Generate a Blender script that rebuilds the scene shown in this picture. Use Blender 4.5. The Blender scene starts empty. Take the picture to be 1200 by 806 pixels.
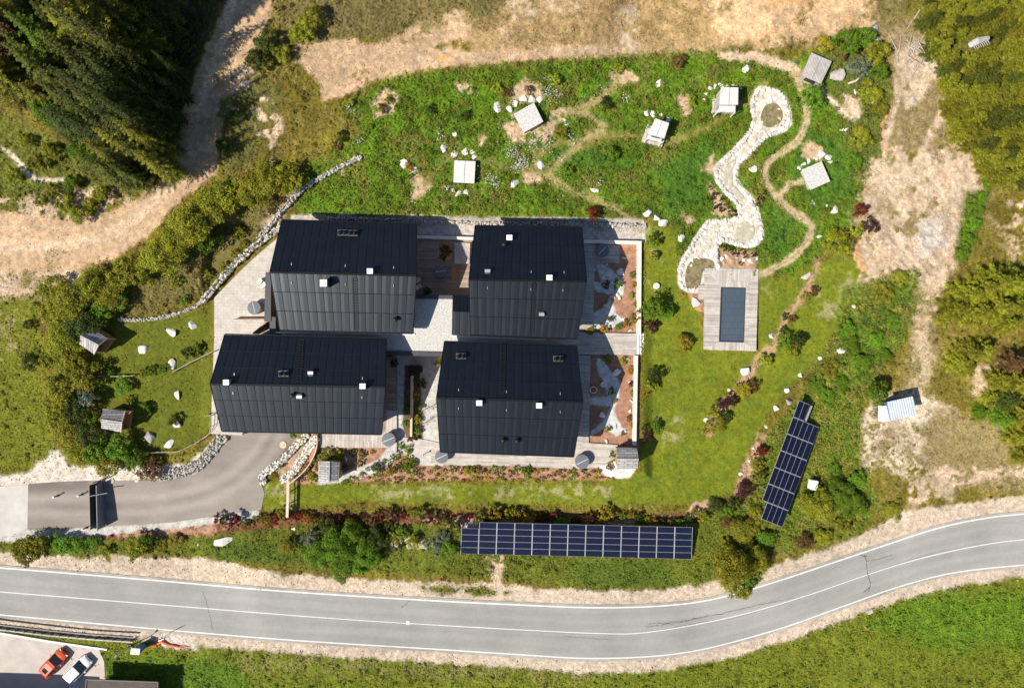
import bpy, bmesh, math, random
import numpy as np
from mathutils import Vector, Matrix
random.seed(7); rng = np.random.default_rng(7)
R = math.radians
sc = bpy.context.scene
COL = sc.collection
S = 9.0; H = 89.0                      # photo pixels per metre on z = 0, camera height
# ------------------------------------------------------------------ terrain height (smooth relief of the hillside)
HP = np.array([
 (0,0,8),(150,0,7.5),(100,100,5.4),(220,50,5.5),(0,200,3.6),(100,240,2.6),(280,0,6.4),(230,150,3.2),(200,210,2.3),(100,290,1.4),(0,285,1.6),
 (150,340,.8),(280,270,1.2),(60,400,.1),(0,450,-.5),(0,540,-1.6),(180,400,-.1),(200,450,-.3),(200,500,-.8),(330,530,-.9),(270,545,-1.2),(200,580,-1.9),(60,590,-2.5),(0,590,-2.6),
 (340,585,-1.),(500,575,-.9),(700,575,-.9),(380,235,1.2),(500,235,1.3),(600,235,1.3),(720,235,1.1),(450,150,2.8),(600,130,3.),(700,160,2.6),
 (800,200,1.7),(800,110,3.1),(900,60,4.4),(1000,60,4.4),(600,70,4.3),(450,70,4.5),(380,70,4.8),(600,20,6),(400,10,6.5),(900,10,6.5),(1050,20,6.2),
 (900,120,2.2),(850,230,.9),(835,290,.2),(855,360,-.1),(790,300,-.2),(800,450,-.6),(900,450,-.4),(960,330,.3),(800,560,-1.2),(880,550,-1),
 (1000,250,1.5),(1080,150,4),(1150,80,6),(1200,0,9),(1080,280,2.4),(1060,380,1.2),(1150,350,3.2),(1200,450,3.6),(1060,480,.6),(1080,570,-.6),(1200,560,.6),
 (0,700,-3.6),(200,720,-3.6),(400,735,-3.6),(600,745,-3.5),(800,735,-3.2),(950,690,-2.8),(1050,650,-2.5),(1200,625,-2),
 (400,640,-2.7),(660,640,-2.7),(880,640,-2.4),(960,600,-1.8),(150,640,-2.9),(0,640,-3),
 (1100,740,-3),(1200,700,-2.6),(900,790,-4),(500,800,-4.3),(200,790,-4.2),(50,790,-4.2)], float)

def smooth(a, b, x):
    t = np.clip((x - a) / (b - a), 0, 1); return t * t * (3 - 2 * t)

def hgt(px, py):
    px = np.clip(np.asarray(px, float), -80, 1280); py = np.clip(np.asarray(py, float), -80, 890)
    num = np.zeros(np.broadcast(px, py).shape); den = num.copy()
    for x, y, z in HP:
        d2 = (px - x) ** 2 + (py - y) ** 2
        w = np.exp(-d2 / (2 * 46. ** 2)) + 2e-3 * np.exp(-d2 / (2 * 140. ** 2)) + 1e-9
        num += w * z; den += w
    h = num / den
    # levelled building platform
    dx = np.maximum(246 - px, px - 753); dy = np.maximum(264 - py, py - 552)
    d = np.maximum(dx, dy)
    # the driveway corner of the platform is cut away
    cut = np.maximum(px - 372, 500 - py)
    d = np.maximum(d, -cut)
    return h * smooth(-1, 13, d)

def P(px, py, z=0.0):
    k = (H - z) / H / S
    return Vector(((px - 600) * k, (403 - py) * k, z))
def G(px, py, dz=0.0):
    return P(px, py, float(hgt(px, py)) + dz)
def topx(x, y, z):
    k = S * H / (H - z); return 600 + x * k, 403 - y * k
def gz(x, y):
    z = 0.
    for _ in range(4):
        a, b = topx(x, y, z); z = float(hgt(a, b))
    return z
def M2(n): return n / S

# ------------------------------------------------------------------ materials
def new_mat(name):
    m = bpy.data.materials.new(name); m.use_nodes = True
    nt = m.node_tree; b = nt.nodes['Principled BSDF']
    return m, nt, b
def mat(name, col, rough=.8, var=.18, scale=3., metal=0., spec=.3, bump=0., bscale=30., objvar=0., col2=None, coat=0., stint=None):
    m, nt, b = new_mat(name); L = nt.links.new
    if stint: b.inputs['Specular Tint'].default_value = (*stint, 1)
    tc = nt.nodes.new('ShaderNodeTexCoord')
    n1 = nt.nodes.new('ShaderNodeTexNoise'); n1.inputs['Scale'].default_value = scale; n1.inputs['Detail'].default_value = 6; n1.inputs['Roughness'].default_value = .65
    L(tc.outputs['Object'], n1.inputs['Vector'])
    cr = nt.nodes.new('ShaderNodeValToRGB'); L(n1.outputs['Fac'], cr.inputs['Fac'])
    c2 = col2 or tuple(min(1, c * (1 + var)) for c in col); c1 = col if col2 else tuple(c * (1 - var) for c in col)
    cr.color_ramp.elements[0].position = .32; cr.color_ramp.elements[1].position = .68
    cr.color_ramp.elements[0].color = (*c1, 1); cr.color_ramp.elements[1].color = (*c2, 1)
    out = cr.outputs['Color']
    if objvar:
        oi = nt.nodes.new('ShaderNodeObjectInfo'); mr = nt.nodes.new('ShaderNodeMapRange')
        mr.inputs['To Min'].default_value = 1 - objvar; mr.inputs['To Max'].default_value = 1 + objvar
        L(oi.outputs['Random'], mr.inputs['Value'])
        vm = nt.nodes.new('ShaderNodeVectorMath'); vm.operation = 'SCALE'
        L(out, vm.inputs[0]); L(mr.outputs['Result'], vm.inputs['Scale']); out = vm.outputs['Vector']
    L(out, b.inputs['Base Color'])
    b.inputs['Roughness'].default_value = rough; b.inputs['Metallic'].default_value = metal
    b.inputs['Specular IOR Level'].default_value = spec; b.inputs['Coat Weight'].default_value = coat
    if bump:
        n2 = nt.nodes.new('ShaderNodeTexNoise'); n2.inputs['Scale'].default_value = bscale; n2.inputs['Detail'].default_value = 4
        L(tc.outputs['Object'], n2.inputs['Vector'])
        bp = nt.nodes.new('ShaderNodeBump'); bp.inputs['Strength'].default_value = bump; bp.inputs['Distance'].default_value = .05
        L(n2.outputs['Fac'], bp.inputs['Height']); L(bp.outputs['Normal'], b.inputs['Normal'])
    return m
def plank_mat(name, col, width=.16, length=3.2, rot=0., gap=.12, var=.22, rough=.85):
    m, nt, b = new_mat(name); L = nt.links.new
    tc = nt.nodes.new('ShaderNodeTexCoord'); mp = nt.nodes.new('ShaderNodeMapping'); mp.inputs['Rotation'].default_value[2] = rot
    L(tc.outputs['Object'], mp.inputs['Vector'])
    bk = nt.nodes.new('ShaderNodeTexBrick'); bk.offset = .37
    for k, v in (('Scale', 1.), ('Mortar Size', width * gap * .5), ('Mortar Smooth', .3), ('Brick Width', length), ('Row Height', width), ('Bias', 0.)): bk.inputs[k].default_value = v
    bk.inputs['Color1'].default_value = (*[c * (1 - var) for c in col], 1); bk.inputs['Color2'].default_value = (*[min(1, c * (1 + var)) for c in col], 1)
    bk.inputs['Mortar'].default_value = (*[c * .35 for c in col], 1)
    L(mp.outputs['Vector'], bk.inputs['Vector'])
    ns = nt.nodes.new('ShaderNodeTexNoise'); ns.inputs['Scale'].default_value = 1.1; ns.inputs['Detail'].default_value = 7; ns.inputs['Roughness'].default_value = .7
    L(tc.outputs['Object'], ns.inputs['Vector'])
    mr = nt.nodes.new('ShaderNodeMapRange'); mr.inputs['From Min'].default_value = .25; mr.inputs['From Max'].default_value = .75
    mr.inputs['To Min'].default_value = .72; mr.inputs['To Max'].default_value = 1.2
    L(ns.outputs['Fac'], mr.inputs['Value'])
    vm = nt.nodes.new('ShaderNodeVectorMath'); vm.operation = 'SCALE'
    L(bk.outputs['Color'], vm.inputs[0]); L(mr.outputs['Result'], vm.inputs['Scale'])
    L(vm.outputs['Vector'], b.inputs['Base Color']); b.inputs['Roughness'].default_value = rough; b.inputs['Specular IOR Level'].default_value = .25
    return m
def attr_mat(name, rough=.9, lo=.6, hi=1.4, scales=(2.2, 9.), transl=0., objvar=0., bump=0.):
    m, nt, b = new_mat(name); L = nt.links.new
    at = nt.nodes.new('ShaderNodeAttribute'); at.attribute_name = 'col'
    out = at.outputs['Color']
    if scales:
        tc = nt.nodes.new('ShaderNodeTexCoord')
        for s in scales:
            n1 = nt.nodes.new('ShaderNodeTexNoise'); n1.inputs['Scale'].default_value = s; n1.inputs['Detail'].default_value = 5; n1.inputs['Roughness'].default_value = .7
            L(tc.outputs['Object'], n1.inputs['Vector'])
            mr = nt.nodes.new('ShaderNodeMapRange'); mr.inputs['From Min'].default_value = .28; mr.inputs['From Max'].default_value = .72
            mr.inputs['To Min'].default_value = lo; mr.inputs['To Max'].default_value = hi
            L(n1.outputs['Fac'], mr.inputs['Value'])
            vm = nt.nodes.new('ShaderNodeVectorMath'); vm.operation = 'SCALE'
            L(out, vm.inputs[0]); L(mr.outputs['Result'], vm.inputs['Scale']); out = vm.outputs['Vector']
        if bump:
            bp = nt.nodes.new('ShaderNodeBump'); bp.inputs['Strength'].default_value = bump; bp.inputs['Distance'].default_value = .06
            L(n1.outputs['Fac'], bp.inputs['Height']); L(bp.outputs['Normal'], b.inputs['Normal'])
    if objvar:
        oi = nt.nodes.new('ShaderNodeObjectInfo'); hs = nt.nodes.new('ShaderNodeHueSaturation')
        m1 = nt.nodes.new('ShaderNodeMapRange'); m1.inputs['To Min'].default_value = 1 - objvar; m1.inputs['To Max'].default_value = 1 + objvar
        m2 = nt.nodes.new('ShaderNodeMapRange'); m2.inputs['To Min'].default_value = .488; m2.inputs['To Max'].default_value = .51
        L(oi.outputs['Random'], m1.inputs['Value']); L(oi.outputs['Random'], m2.inputs['Value'])
        L(m1.outputs['Result'], hs.inputs['Value']); L(m2.outputs['Result'], hs.inputs['Hue']); L(out, hs.inputs['Color']); out = hs.outputs['Color']
    L(out, b.inputs['Base Color']); b.inputs['Roughness'].default_value = rough; b.inputs['Specular IOR Level'].default_value = .2
    if transl:
        tr = nt.nodes.new('ShaderNodeBsdfTranslucent'); L(out, tr.inputs['Color'])
        mx = nt.nodes.new('ShaderNodeMixShader'); mx.inputs['Fac'].default_value = transl
        L(b.outputs['BSDF'], mx.inputs[1]); L(tr.outputs['BSDF'], mx.inputs[2])
        L(mx.outputs['Shader'], nt.nodes['Material Output'].inputs['Surface'])
    return m

MT = dict(
 terrain=attr_mat('terrain', .95, .62, 1.38, (1.6, 7.), bump=.5),
 leaf=attr_mat('leaf', .6, transl=.3, scales=None, objvar=.22),
 tuft=attr_mat('tuft', .7, transl=.25, scales=None),
 bark=mat('bark', (.11, .08, .055), .9, .3, 6, bump=.5),
 asphalt=mat('asphalt', (.27, .268, .258), .9, .13, .28, bump=.3, bscale=40),
 drive=mat('drive_asphalt', (.25, .225, .205), .9, .24, .22, bump=.15, bscale=60),
 concrete=mat('concrete', (.46, .44, .41), .9, .12, .6, bump=.1),
 lot=mat('parking_paving', (.44, .40, .37), .9, .12, .5, bump=.1),
 road=attr_mat('road_asphalt', .9, .93, 1.07, (3., 14.), bump=.2),
 paint=mat('road_paint', (.70, .69, .66), .7, .2, 5., col2=(.52, .51, .49)),
 crack=mat('crack_seal', (.095, .095, .092), .8, .2, 3.),
 rock=mat('limestone', (.46, .44, .40), .85, .2, 2.6, bump=.6, bscale=9, objvar=.14),
 white_rock=mat('white_limestone', (.64, .615, .57), .85, .12, 3., bump=.5, bscale=9, objvar=.14),
 tan_rock=mat('tan_flagstone', (.56, .47, .35), .85, .22, 2.6, bump=.4, bscale=9, objvar=.22),
 grey_rock=mat('grey_rock', (.36, .34, .32), .85, .2, 3., bump=.6, bscale=9, objvar=.1),
 gravel=mat('pebbles', (.50, .49, .47), .9, .5, 9., bump=.8, bscale=14),
 roof=mat('roof_panel', (.0028, .0042, .0075), .42, .3, .6, spec=.52, stint=(.80, .89, 1.)),
 roof_line=mat('roof_metal', (.004, .005, .007), .6, .2, 3., spec=.15),
 dark_metal=mat('dark_sheet_metal', (.05, .053, .06), .5, .15, 1.5, spec=.5),
 black=mat('black_metal', (.008, .008, .009), .55, .2, 3.),
 steel=mat('galvanised_steel', (.5, .51, .53), .4, .12, 2., metal=.6),
 white=mat('white_paint', (.78, .77, .75), .6, .06, 1.5),
 larch=plank_mat('larch_cladding', (.42, .27, .15), .18, 4., 0),
 deck_x=plank_mat('deck_boards_across', (.45, .41, .37), .17, 3.6, R(1.5)),
 deck_y=plank_mat('deck_boards_along', (.47, .43, .39), .17, 3.6, R(91.5)),
 deck_old=plank_mat('deck_boards_brown', (.33, .26, .21), .2, 3., R(1.5)),
 pave=plank_mat('terrace_paving', (.50, .46, .42), .4, .8, R(2), gap=.04, var=.05),
 shingle=plank_mat('grey_shingles', (.34, .33, .33), .30, 1.1, R(0), gap=.3, var=.3),
 shingle2=plank_mat('grey_shingles_turned', (.36, .35, .35), .34, 4, R(118), gap=.25, var=.25),
 pale_roof=mat('pale_gravel_roof', (.52, .51, .49), .9, .35, 7., bump=.6),
 grey_wood=plank_mat('weathered_boards', (.42, .39, .37), .32, 3.4, R(66), gap=.1, var=.1),
 white_sheet=mat('white_membrane', (.58, .57, .55), .6, .13, 1.6),
 wall_top=mat('pale_wall_coping', (.70, .62, .55), .8, .07, 1.2),
 cover=mat('tub_cover', (.13, .145, .165), .55, .1, 3.),
 strap=mat('pale_strap', (.55, .57, .6), .6, .1, 3.),
 glass=mat('window_glass', (.02, .025, .03), .08, .1, 1., spec=.6),
 pv=mat('solar_cell', (.006, .007, .022), .28, .25, 1.5, spec=.45),
 alu=mat('aluminium', (.62, .63, .65), .4, .06, 2., metal=.5),
 poolc=None, rail=mat('fence_wood', (.42, .36, .30), .85, .25, 3.),
 pale_wood=mat('pale_wood', (.58, .46, .36), .8, .18, 3.),
 orange_wood=mat('orange_wood', (.50, .25, .09), .7, .2, 3.),
 orange=mat('orange_plastic', (.72, .16, .05), .6, .12, 2.),
 cushion=mat('cushion_fabric', (.74, .62, .55), .9, .06, 3.),
 car_red=mat('red_car_paint', (.60, .075, .02), .45, .05, 1., spec=.35),
 car_white=mat('white_car_paint', (.78, .78, .80), .45, .03, 1., spec=.35),
 tyre=mat('tyre', (.02, .02, .02), .85, .2, 5.),
 blue=mat('blue_paint', (.06, .14, .32), .6, .15, 2.),
 ice_metal=mat('corrugated_metal', (.60, .66, .72), .4, .1, 1.2, metal=.35),
 terracotta=mat('terracotta', (.38, .11, .05), .8, .15, 3.),
 brown_roof=mat('brown_roof', (.065, .05, .045), .7, .2, 1.2),
 mulchsoil=mat('rusty_soil', (.40, .20, .09), .95, .3, 2., bump=.8, bscale=6),
 flower=attr_mat('flower', .8, scales=None, transl=.2),
)
def pool_mat():
    m, nt, b = new_mat('pool_cover_slats'); L = nt.links.new
    tc = nt.nodes.new('ShaderNodeTexCoord'); bk = nt.nodes.new('ShaderNodeTexBrick')
    for k, v in (('Scale', 1.), ('Mortar Size', .025), ('Brick Width', .85), ('Row Height', .85)): bk.inputs[k].default_value = v
    bk.inputs['Color1'].default_value = (.058, .082, .108, 1); bk.inputs['Color2'].default_value = (.066, .090, .116, 1); bk.inputs['Mortar'].default_value = (.045, .064, .085, 1)
    L(tc.outputs['Object'], bk.inputs['Vector']); L(bk.outputs['Color'], b.inputs['Base Color']); b.inputs['Roughness'].default_value = .35
    return m
MT['poolc'] = pool_mat()
def water_mat(name, c1, c2, scale):
    m = mat(name, c1, .12, .2, scale, spec=.5, col2=c2, bump=.25, bscale=2.5); return m
MT['water'] = water_mat('pond_water', (.085, .075, .035), (.30, .24, .13), 2.6)
MT['water_pale'] = water_mat('clear_water', (.30, .31, .23), (.52, .47, .37), 2.6)

# ------------------------------------------------------------------ mesh helpers
def tag(o, label=None, cat=None, group=None, kind=None):
    if label: o['label'] = label
    if cat: o['category'] = cat
    if group: o['group'] = group
    if kind: o['kind'] = kind
    return o
def empty(name, loc, label=None, cat=None, group=None, rz=0.):
    o = bpy.data.objects.new(name, None); COL.objects.link(o); o.location = loc; o.rotation_euler[2] = rz
    o.empty_display_size = .2
    return tag(o, label, cat, group)
def link(name, me, m, parent=None):
    o = bpy.data.objects.new(name, me); COL.objects.link(o)
    if m is not None:
        me.materials.clear(); me.materials.append(m)
    if parent is not None: o.parent = parent
    return o
class MB:
    def __init__(s): s.v = []; s.f = []
    def add(s, vs, fs):
        n = len(s.v); s.v += [tuple(v) for v in vs]; s.f += [tuple(i + n for i in f) for f in fs]; return s
    def prism(s, top, dz=None, bottom=None):
        """closed slab from a ring of top points; bottom = the same ring lowered by dz"""
        n = len(top); bot = bottom or [Vector(p) - Vector((0, 0, dz)) for p in top]
        a = sum(top[i][0] * top[(i + 1) % n][1] - top[(i + 1) % n][0] * top[i][1] for i in range(n))
        if a < 0: top = list(reversed(top)); bot = list(reversed(bot))
        fs = [tuple(range(n)), tuple(range(2 * n - 1, n - 1, -1))] + [(i, i + n, (i + 1) % n + n, (i + 1) % n) for i in range(n)]
        return s.add(list(top) + list(bot), fs)
    def box(s, c, size, rz=0., tilt=None):
        m = Matrix.Rotation(rz, 3, 'Z')
        if tilt is not None: m = m @ tilt
        c = Vector(c); hx, hy, hz = [d / 2 for d in size]
        vs = [c + m @ Vector((x, y, z)) for z in (-hz, hz) for x, y in ((-hx, -hy), (hx, -hy), (hx, hy), (-hx, hy))]
        return s.add(vs, [(3, 2, 1, 0), (4, 5, 6, 7), (0, 1, 5, 4), (1, 2, 6, 5), (2, 3, 7, 6), (3, 0, 4, 7)])
    def bar(s, a, b, w, h, up=(0, 0, 1)):
        a = Vector(a); b = Vector(b); d = (b - a); L = d.length; d = d / L
        side = d.cross(Vector(up)).normalized(); u = side.cross(d)
        vs = [p + side * x * w / 2 + u * z * h / 2 for p in (a, b) for x, z in ((-1, -1), (1, -1), (1, 1), (-1, 1))]
        return s.add(vs, [(3, 2, 1, 0)[::-1], (4, 5, 6, 7)[::-1], (0, 4, 5, 1), (1, 5, 6, 2), (2, 6, 7, 3), (3, 7, 4, 0)])
    def tube(s, pts, rad, n=7):
        pts = [Vector(p) for p in pts]; rad = rad if hasattr(rad, '__len__') else [rad] * len(pts)
        vs = []; fs = []
        for i, p in enumerate(pts):
            d = (pts[min(i + 1, len(pts) - 1)] - pts[max(i - 1, 0)]).normalized()
            a = d.cross(Vector((.37, .91, .12))).normalized(); b = d.cross(a)
            for k in range(n):
                t = 2 * math.pi * k / n; vs.append(p + (a * math.cos(t) + b * math.sin(t)) * rad[i])
        for i in range(len(pts) - 1):
            for k in range(n): fs.append((i * n + k, i * n + (k + 1) % n, (i + 1) * n + (k + 1) % n, (i + 1) * n + k))
        fs += [tuple(range(n))[::-1], tuple((len(pts) - 1) * n + k for k in range(n))]
        return s.add(vs, fs)
    def lathe(s, c, prof, n=24, axis='Z', rz=0.):
        """profile of (radius, height) pairs turned round an axis through c"""
        c = Vector(c); vs = []; fs = []
        for r, z in prof:
            for k in range(n):
                t = 2 * math.pi * k / n; v = Vector((r * math.cos(t), r * math.sin(t), z))
                if axis == 'Y': v = Matrix.Rotation(rz, 3, 'Z') @ Vector((v.x, v.z, v.y))
                vs.append(c + v)
        for i in range(len(prof) - 1):
            for k in range(n): fs.append((i * n + k, i * n + (k + 1) % n, (i + 1) * n + (k + 1) % n, (i + 1) * n + k))
        fs += [tuple(range(n))[::-1], tuple((len(prof) - 1) * n + k for k in range(n))]
        return s.add(vs, fs)
    def build(s, name, m, parent=None, origin=None, bevel=0., smooth_=False):
        me = bpy.data.meshes.new(name)
        o0 = Vector(origin) if origin is not None else Vector((0, 0, 0))
        me.from_pydata([tuple(Vector(v) - o0) for v in s.v], [], s.f); me.update()
        bm = bmesh.new(); bm.from_mesh(me); bmesh.ops.recalc_face_normals(bm, faces=bm.faces)
        if bevel: bmesh.ops.bevel(bm, geom=bm.edges[:], offset=bevel, segments=2, affect='EDGES', clamp_overlap=True)
        bm.to_mesh(me); bm.free()
        if smooth_: me.polygons.foreach_set('use_smooth', [True] * len(me.polygons))
        return link(name, me, m, parent)
def np_mesh(name, V, F, col=None, smooth_=False):
    """quads from arrays; V (n,3), F (m,4), col (n,3)"""
    me = bpy.data.meshes.new(name); n = len(V); m = len(F); q = F.shape[1]
    me.vertices.add(n); me.vertices.foreach_set('co', np.ascontiguousarray(V, np.float32).ravel())
    me.loops.add(m * q); me.loops.foreach_set('vertex_index', np.ascontiguousarray(F, np.int32).ravel())
    me.polygons.add(m); me.polygons.foreach_set('loop_start', np.arange(0, m * q, q, dtype=np.int32))
    me.polygons.foreach_set('use_smooth', np.full(m, smooth_))
    if col is not None:
        a = me.attributes.new('col', 'FLOAT_COLOR', 'POINT')
        c = np.ones((n, 4), np.float32); c[:, :3] = col; a.data.foreach_set('color', c.ravel())
    me.update(calc_edges=True); me.validate(); return me

# ------------------------------------------------------------------ noise and shapes on the ground grid
def vnoise(X, Y, scale, seed):
    r = np.random.default_rng(seed); T = r.random((257, 257))
    x = X / scale; y = Y / scale; xi = np.floor(x).astype(int); yi = np.floor(y).astype(int)
    fx = x - xi; fy = y - yi; fx = fx * fx * (3 - 2 * fx); fy = fy * fy * (3 - 2 * fy)
    a = T[yi % 256, xi % 256]; b = T[yi % 256, (xi + 1) % 256]; c = T[(yi + 1) % 256, xi % 256]; d = T[(yi + 1) % 256, (xi + 1) % 256]
    return (a * (1 - fx) + b * fx) * (1 - fy) + (c * (1 - fx) + d * fx) * fy
def fbm(X, Y, scale, seed, o=4, g=.55):
    s = 0; a = 1; t = 0
    for i in range(o):
        th = .6 + 1.13 * i + seed * .37; cx, sx = math.cos(th), math.sin(th)
        s = s + a * vnoise(X * cx - Y * sx, X * sx + Y * cx, scale / 2 ** i, seed + i); t += a; a *= g
    return s / t * 2 - 1
def axis(lo, hi, step):
    core = np.arange(lo, hi + step, step); o = []; d = step * 2; x = 0
    while x < 4200: d *= 1.35; x += d; o.append(x)
    o = np.array(o); return np.concatenate([(lo - o)[::-1], core, core[-1] + o])
AX = axis(-24, 1224, 1.2); AY = axis(-24, 830, 1.2)
X, Y = np.meshgrid(AX, AY)
def catmull(pts, n=8, closed=False):
    p = [np.array(q, float) for q in pts]; N = len(p); out = []
    for i in range(N if closed else N - 1):
        if closed: a, b, c, d = p[(i - 1) % N], p[i], p[(i + 1) % N], p[(i + 2) % N]
        else: a, b, c, d = p[max(i - 1, 0)], p[i], p[i + 1], p[min(i + 2, N - 1)]
        for k in range(n):
            t = k / n; out.append(.5 * (2 * b + (c - a) * t + (2 * a - 5 * b + 4 * c - d) * t * t + (3 * b - a - 3 * c + d) * t ** 3))
    if not closed: out.append(p[-1])
    return [tuple(q) for q in out]
def sd_poly(X, Y, poly):
    d = np.full(X.shape, 1e9); ins = np.zeros(X.shape, bool); n = len(poly)
    for i in range(n):
        ax, ay = poly[i]; bx, by = poly[(i + 1) % n]
        ex, ey = bx - ax, by - ay; l = ex * ex + ey * ey + 1e-9
        t = np.clip(((X - ax) * ex + (Y - ay) * ey) / l, 0, 1)
        d = np.minimum(d, (X - ax - t * ex) ** 2 + (Y - ay - t * ey) ** 2)
        if ay != by: ins ^= ((ay > Y) != (by > Y)) & (X < ex * (Y - ay) / (by - ay) + ax)
    d = np.sqrt(d); return np.where(ins, -d, d)
def sd_line(X, Y, pts, w):
    d = np.full(X.shape, 1e9)
    for (ax, ay), (bx, by) in zip(pts[:-1], pts[1:]):
        ex, ey = bx - ax, by - ay; l = ex * ex + ey * ey + 1e-9
        t = np.clip(((X - ax) * ex + (Y - ay) * ey) / l, 0, 1)
        d = np.minimum(d, (X - ax - t * ex) ** 2 + (Y - ay - t * ey) ** 2)
    return np.sqrt(d) - w / 2
N4 = fbm(X, Y, 5, 11, 3); N12 = fbm(X, Y, 16, 21); N40 = fbm(X, Y, 55, 31); NP = fbm(X, Y, 11, 41, 4, .65); N2 = fbm(X, Y, 2.6, 51, 2)
OLIVE = (.140, .116, .016); LUSH = (.092, .165, .009); LAWN = (.132, .155, .010); DIRT = (.45, .305, .185); SCREE = (.47, .35, .245)
STRAW = (.33, .225, .105); ORANGE = (.52, .29, .13); GRAV = (.40, .385, .36); MULCH = (.31, .17, .11); FOREST = (.05, .042, .02); WEED = (.082, .125, .012); REDBANK = (.17, .075, .035)
C = np.empty(X.shape + (3,)); C[:] = OLIVE
C *= (1 + .35 * N12 + .3 * N40)[..., None]
C = C * (1 - .25 * smooth(.05, .5, NP)[..., None]) + .25 * np.array(STRAW) * smooth(.05, .5, NP)[..., None]
CLS = np.zeros(X.shape, np.int8); DISP = np.full(X.shape, .16); WD = np.full(X.shape, .45)
def paint(shape, col, cls=None, soft=3., amp=5., patch=None, disp=None, weed=None, var=.15, line=None, a=1., nz=None):
    pad = 40; xs = [p[0] for p in shape]; ys = [p[1] for p in shape]
    i0, i1 = np.searchsorted(AX, (min(xs) - pad, max(xs) + pad)); j0, j1 = np.searchsorted(AY, (min(ys) - pad, max(ys) + pad))
    sl = (slice(j0, j1), slice(i0, i1)); x = X[sl]; y = Y[sl]
    sd = sd_line(x, y, shape, line) if line else sd_poly(x, y, shape)
    n = (.6 * N12[sl] + .5 * N4[sl]) if nz is None else nz[sl]
    m = smooth(-soft, soft, amp * n - sd) * a
    if patch is not None: m = m * smooth(patch - .16, patch + .16, NP[sl] + .4 * N4[sl])
    c = np.array(col) * (1 + var * (N12[sl] + .8 * N4[sl] + .4 * N40[sl]))[..., None]
    C[sl] = C[sl] * (1 - m[..., None]) + c * m[..., None]
    if cls is not None: CLS[sl][m > .5] = cls
    if disp is not None: DISP[sl] = DISP[sl] * (1 - m) + disp * m
    if weed is not None: WD[sl] = WD[sl] * (1 - m) + weed * m

# --- north-west wood, track, banks
paint([(-400,-400),(262,-400),(262,0),(240,40),(228,100),(214,150),(196,208),(150,225),(100,205),(60,150),(20,115),(-400,70)], FOREST, soft=9, amp=10, disp=.22, weed=.25)
paint([(-30,120),(60,160),(120,215),(100,260),(30,255),(-30,235)], (.12,.13,.02), soft=12, amp=9, weed=.7)
paint([(-40,238),(60,225),(140,222),(160,235),(110,262),(-40,262)], SCREE, 2, 4, 9, patch=.0, disp=.06, weed=.05)
paint([(-400,243),(0,247),(62,256),(118,254),(155,235),(190,205),(212,150),(224,100),(243,50),(268,0),(300,-80),(420,-400),(520,-400),(360,-80),(322,0),(306,48),(288,88),(266,135),(258,172),(252,205),(214,232),(178,272),(142,298),(102,317),(58,318),(0,322),(-400,330)], DIRT, 1, 3, 5, disp=.035, weed=0, var=.16)
paint(catmull([(280,-20),(262,50),(240,110),(228,170),(200,215),(150,262),(90,285),(-30,290)]), (.53,.39,.26), 1, 5, 3, line=16, var=.08)
paint([(-60,312),(40,316),(95,318),(110,330),(60,350),(-60,345)], SCREE, 2, 5, 9, patch=-.25, disp=.06, weed=.1)
paint(catmull([(-20,160),(14,182),(35,205),(52,211),(74,210)]), (.5,.42,.32), 4, 2, 3, line=5, weed=0)
paint([(255,120),(300,90),(330,100),(322,180),(262,205)], (.10,.095,.025), soft=6, amp=9, patch=-.3)
paint([(268,85),(300,80),(296,100),(272,108)], SCREE, 2, 3, 9, patch=-.3, weed=0)
paint([(308,115),(328,130),(335,165),(318,190),(300,160)], SCREE, 2, 4, 12, patch=.0, weed=.1)
paint([(270,125),(292,130),(290,142),(272,140)], SCREE, 2, 3, 7, patch=-.2, weed=0)
for off in (-5, 5):
    paint([(x + off * .8, y + off * .8) for x, y in catmull([(292,-20),(270,60),(248,120),(236,172),(206,225),(156,274),(96,298),(-30,298)])], (.40,.30,.21), None, 1.5, 4, line=3., a=.7, weed=0)
paint(catmull([(292,-20),(268,60),(246,120),(234,160)]), (.30,.22,.15), None, 2, 6, line=14, a=.5, weed=0)  # painted tree shade: browner strip along the upper track
paint(catmull([(170,236),(150,252),(120,262),(60,268),(0,264)]), (.40,.31,.22), None, 2, 5, line=4, a=.6, weed=0)
# --- top slopes
paint([(320,-400),(1090,-400),(1060,40),(960,55),(735,62),(560,62),(560,20),(470,40),(400,50),(330,50)], (.145,.118,.04), soft=10, amp=12)
paint([(535,40),(590,10),(720,-30),(1010,-30),(1012,22),(965,42),(855,58),(735,64),(560,68)], STRAW, soft=7, amp=14, weed=.2, disp=.08)
paint([(540,42),(600,34),(735,40),(850,34),(960,30),(1012,18),(1016,30),(965,46),(850,60),(735,66),(600,60),(545,56)], (.46,.33,.20), 2, 6, 16, patch=.1, a=.6, weed=.05)
paint([(545,30),(600,8),(720,-30),(850,-30),(850,50),(735,58),(600,58)], (.19,.135,.05), None, 8, 16, patch=.0, a=.7, weed=.4)
paint([(848,-30),(1022,-30),(1018,25),(900,48),(850,48)], (.36,.20,.085), None, 8, 16, patch=.12, a=.6, weed=.2)
paint([(590,-20),(700,-20),(690,10),(600,26)], (.42,.32,.2), 2, 6, 14, patch=-.1, weed=.1)
paint([(725,10),(745,5),(748,60),(728,62)], (.44,.35,.24), 2, 4, 7, patch=-.2, weed=0)
paint([(848,-30),(1022,-30),(1018,18),(962,40),(905,46),(850,44),(836,20)], (.56,.37,.21), 2, 16, 26, disp=.07, weed=.02, var=.2)
paint([(880,-30),(975,-30),(962,5),(900,12)], ORANGE, 2, 7, 12, weed=0, a=.8)
paint([(850,20),(900,15),(905,40),(860,45)], (.55,.36,.2), 2, 6, 9, weed=0, a=.8)
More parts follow.
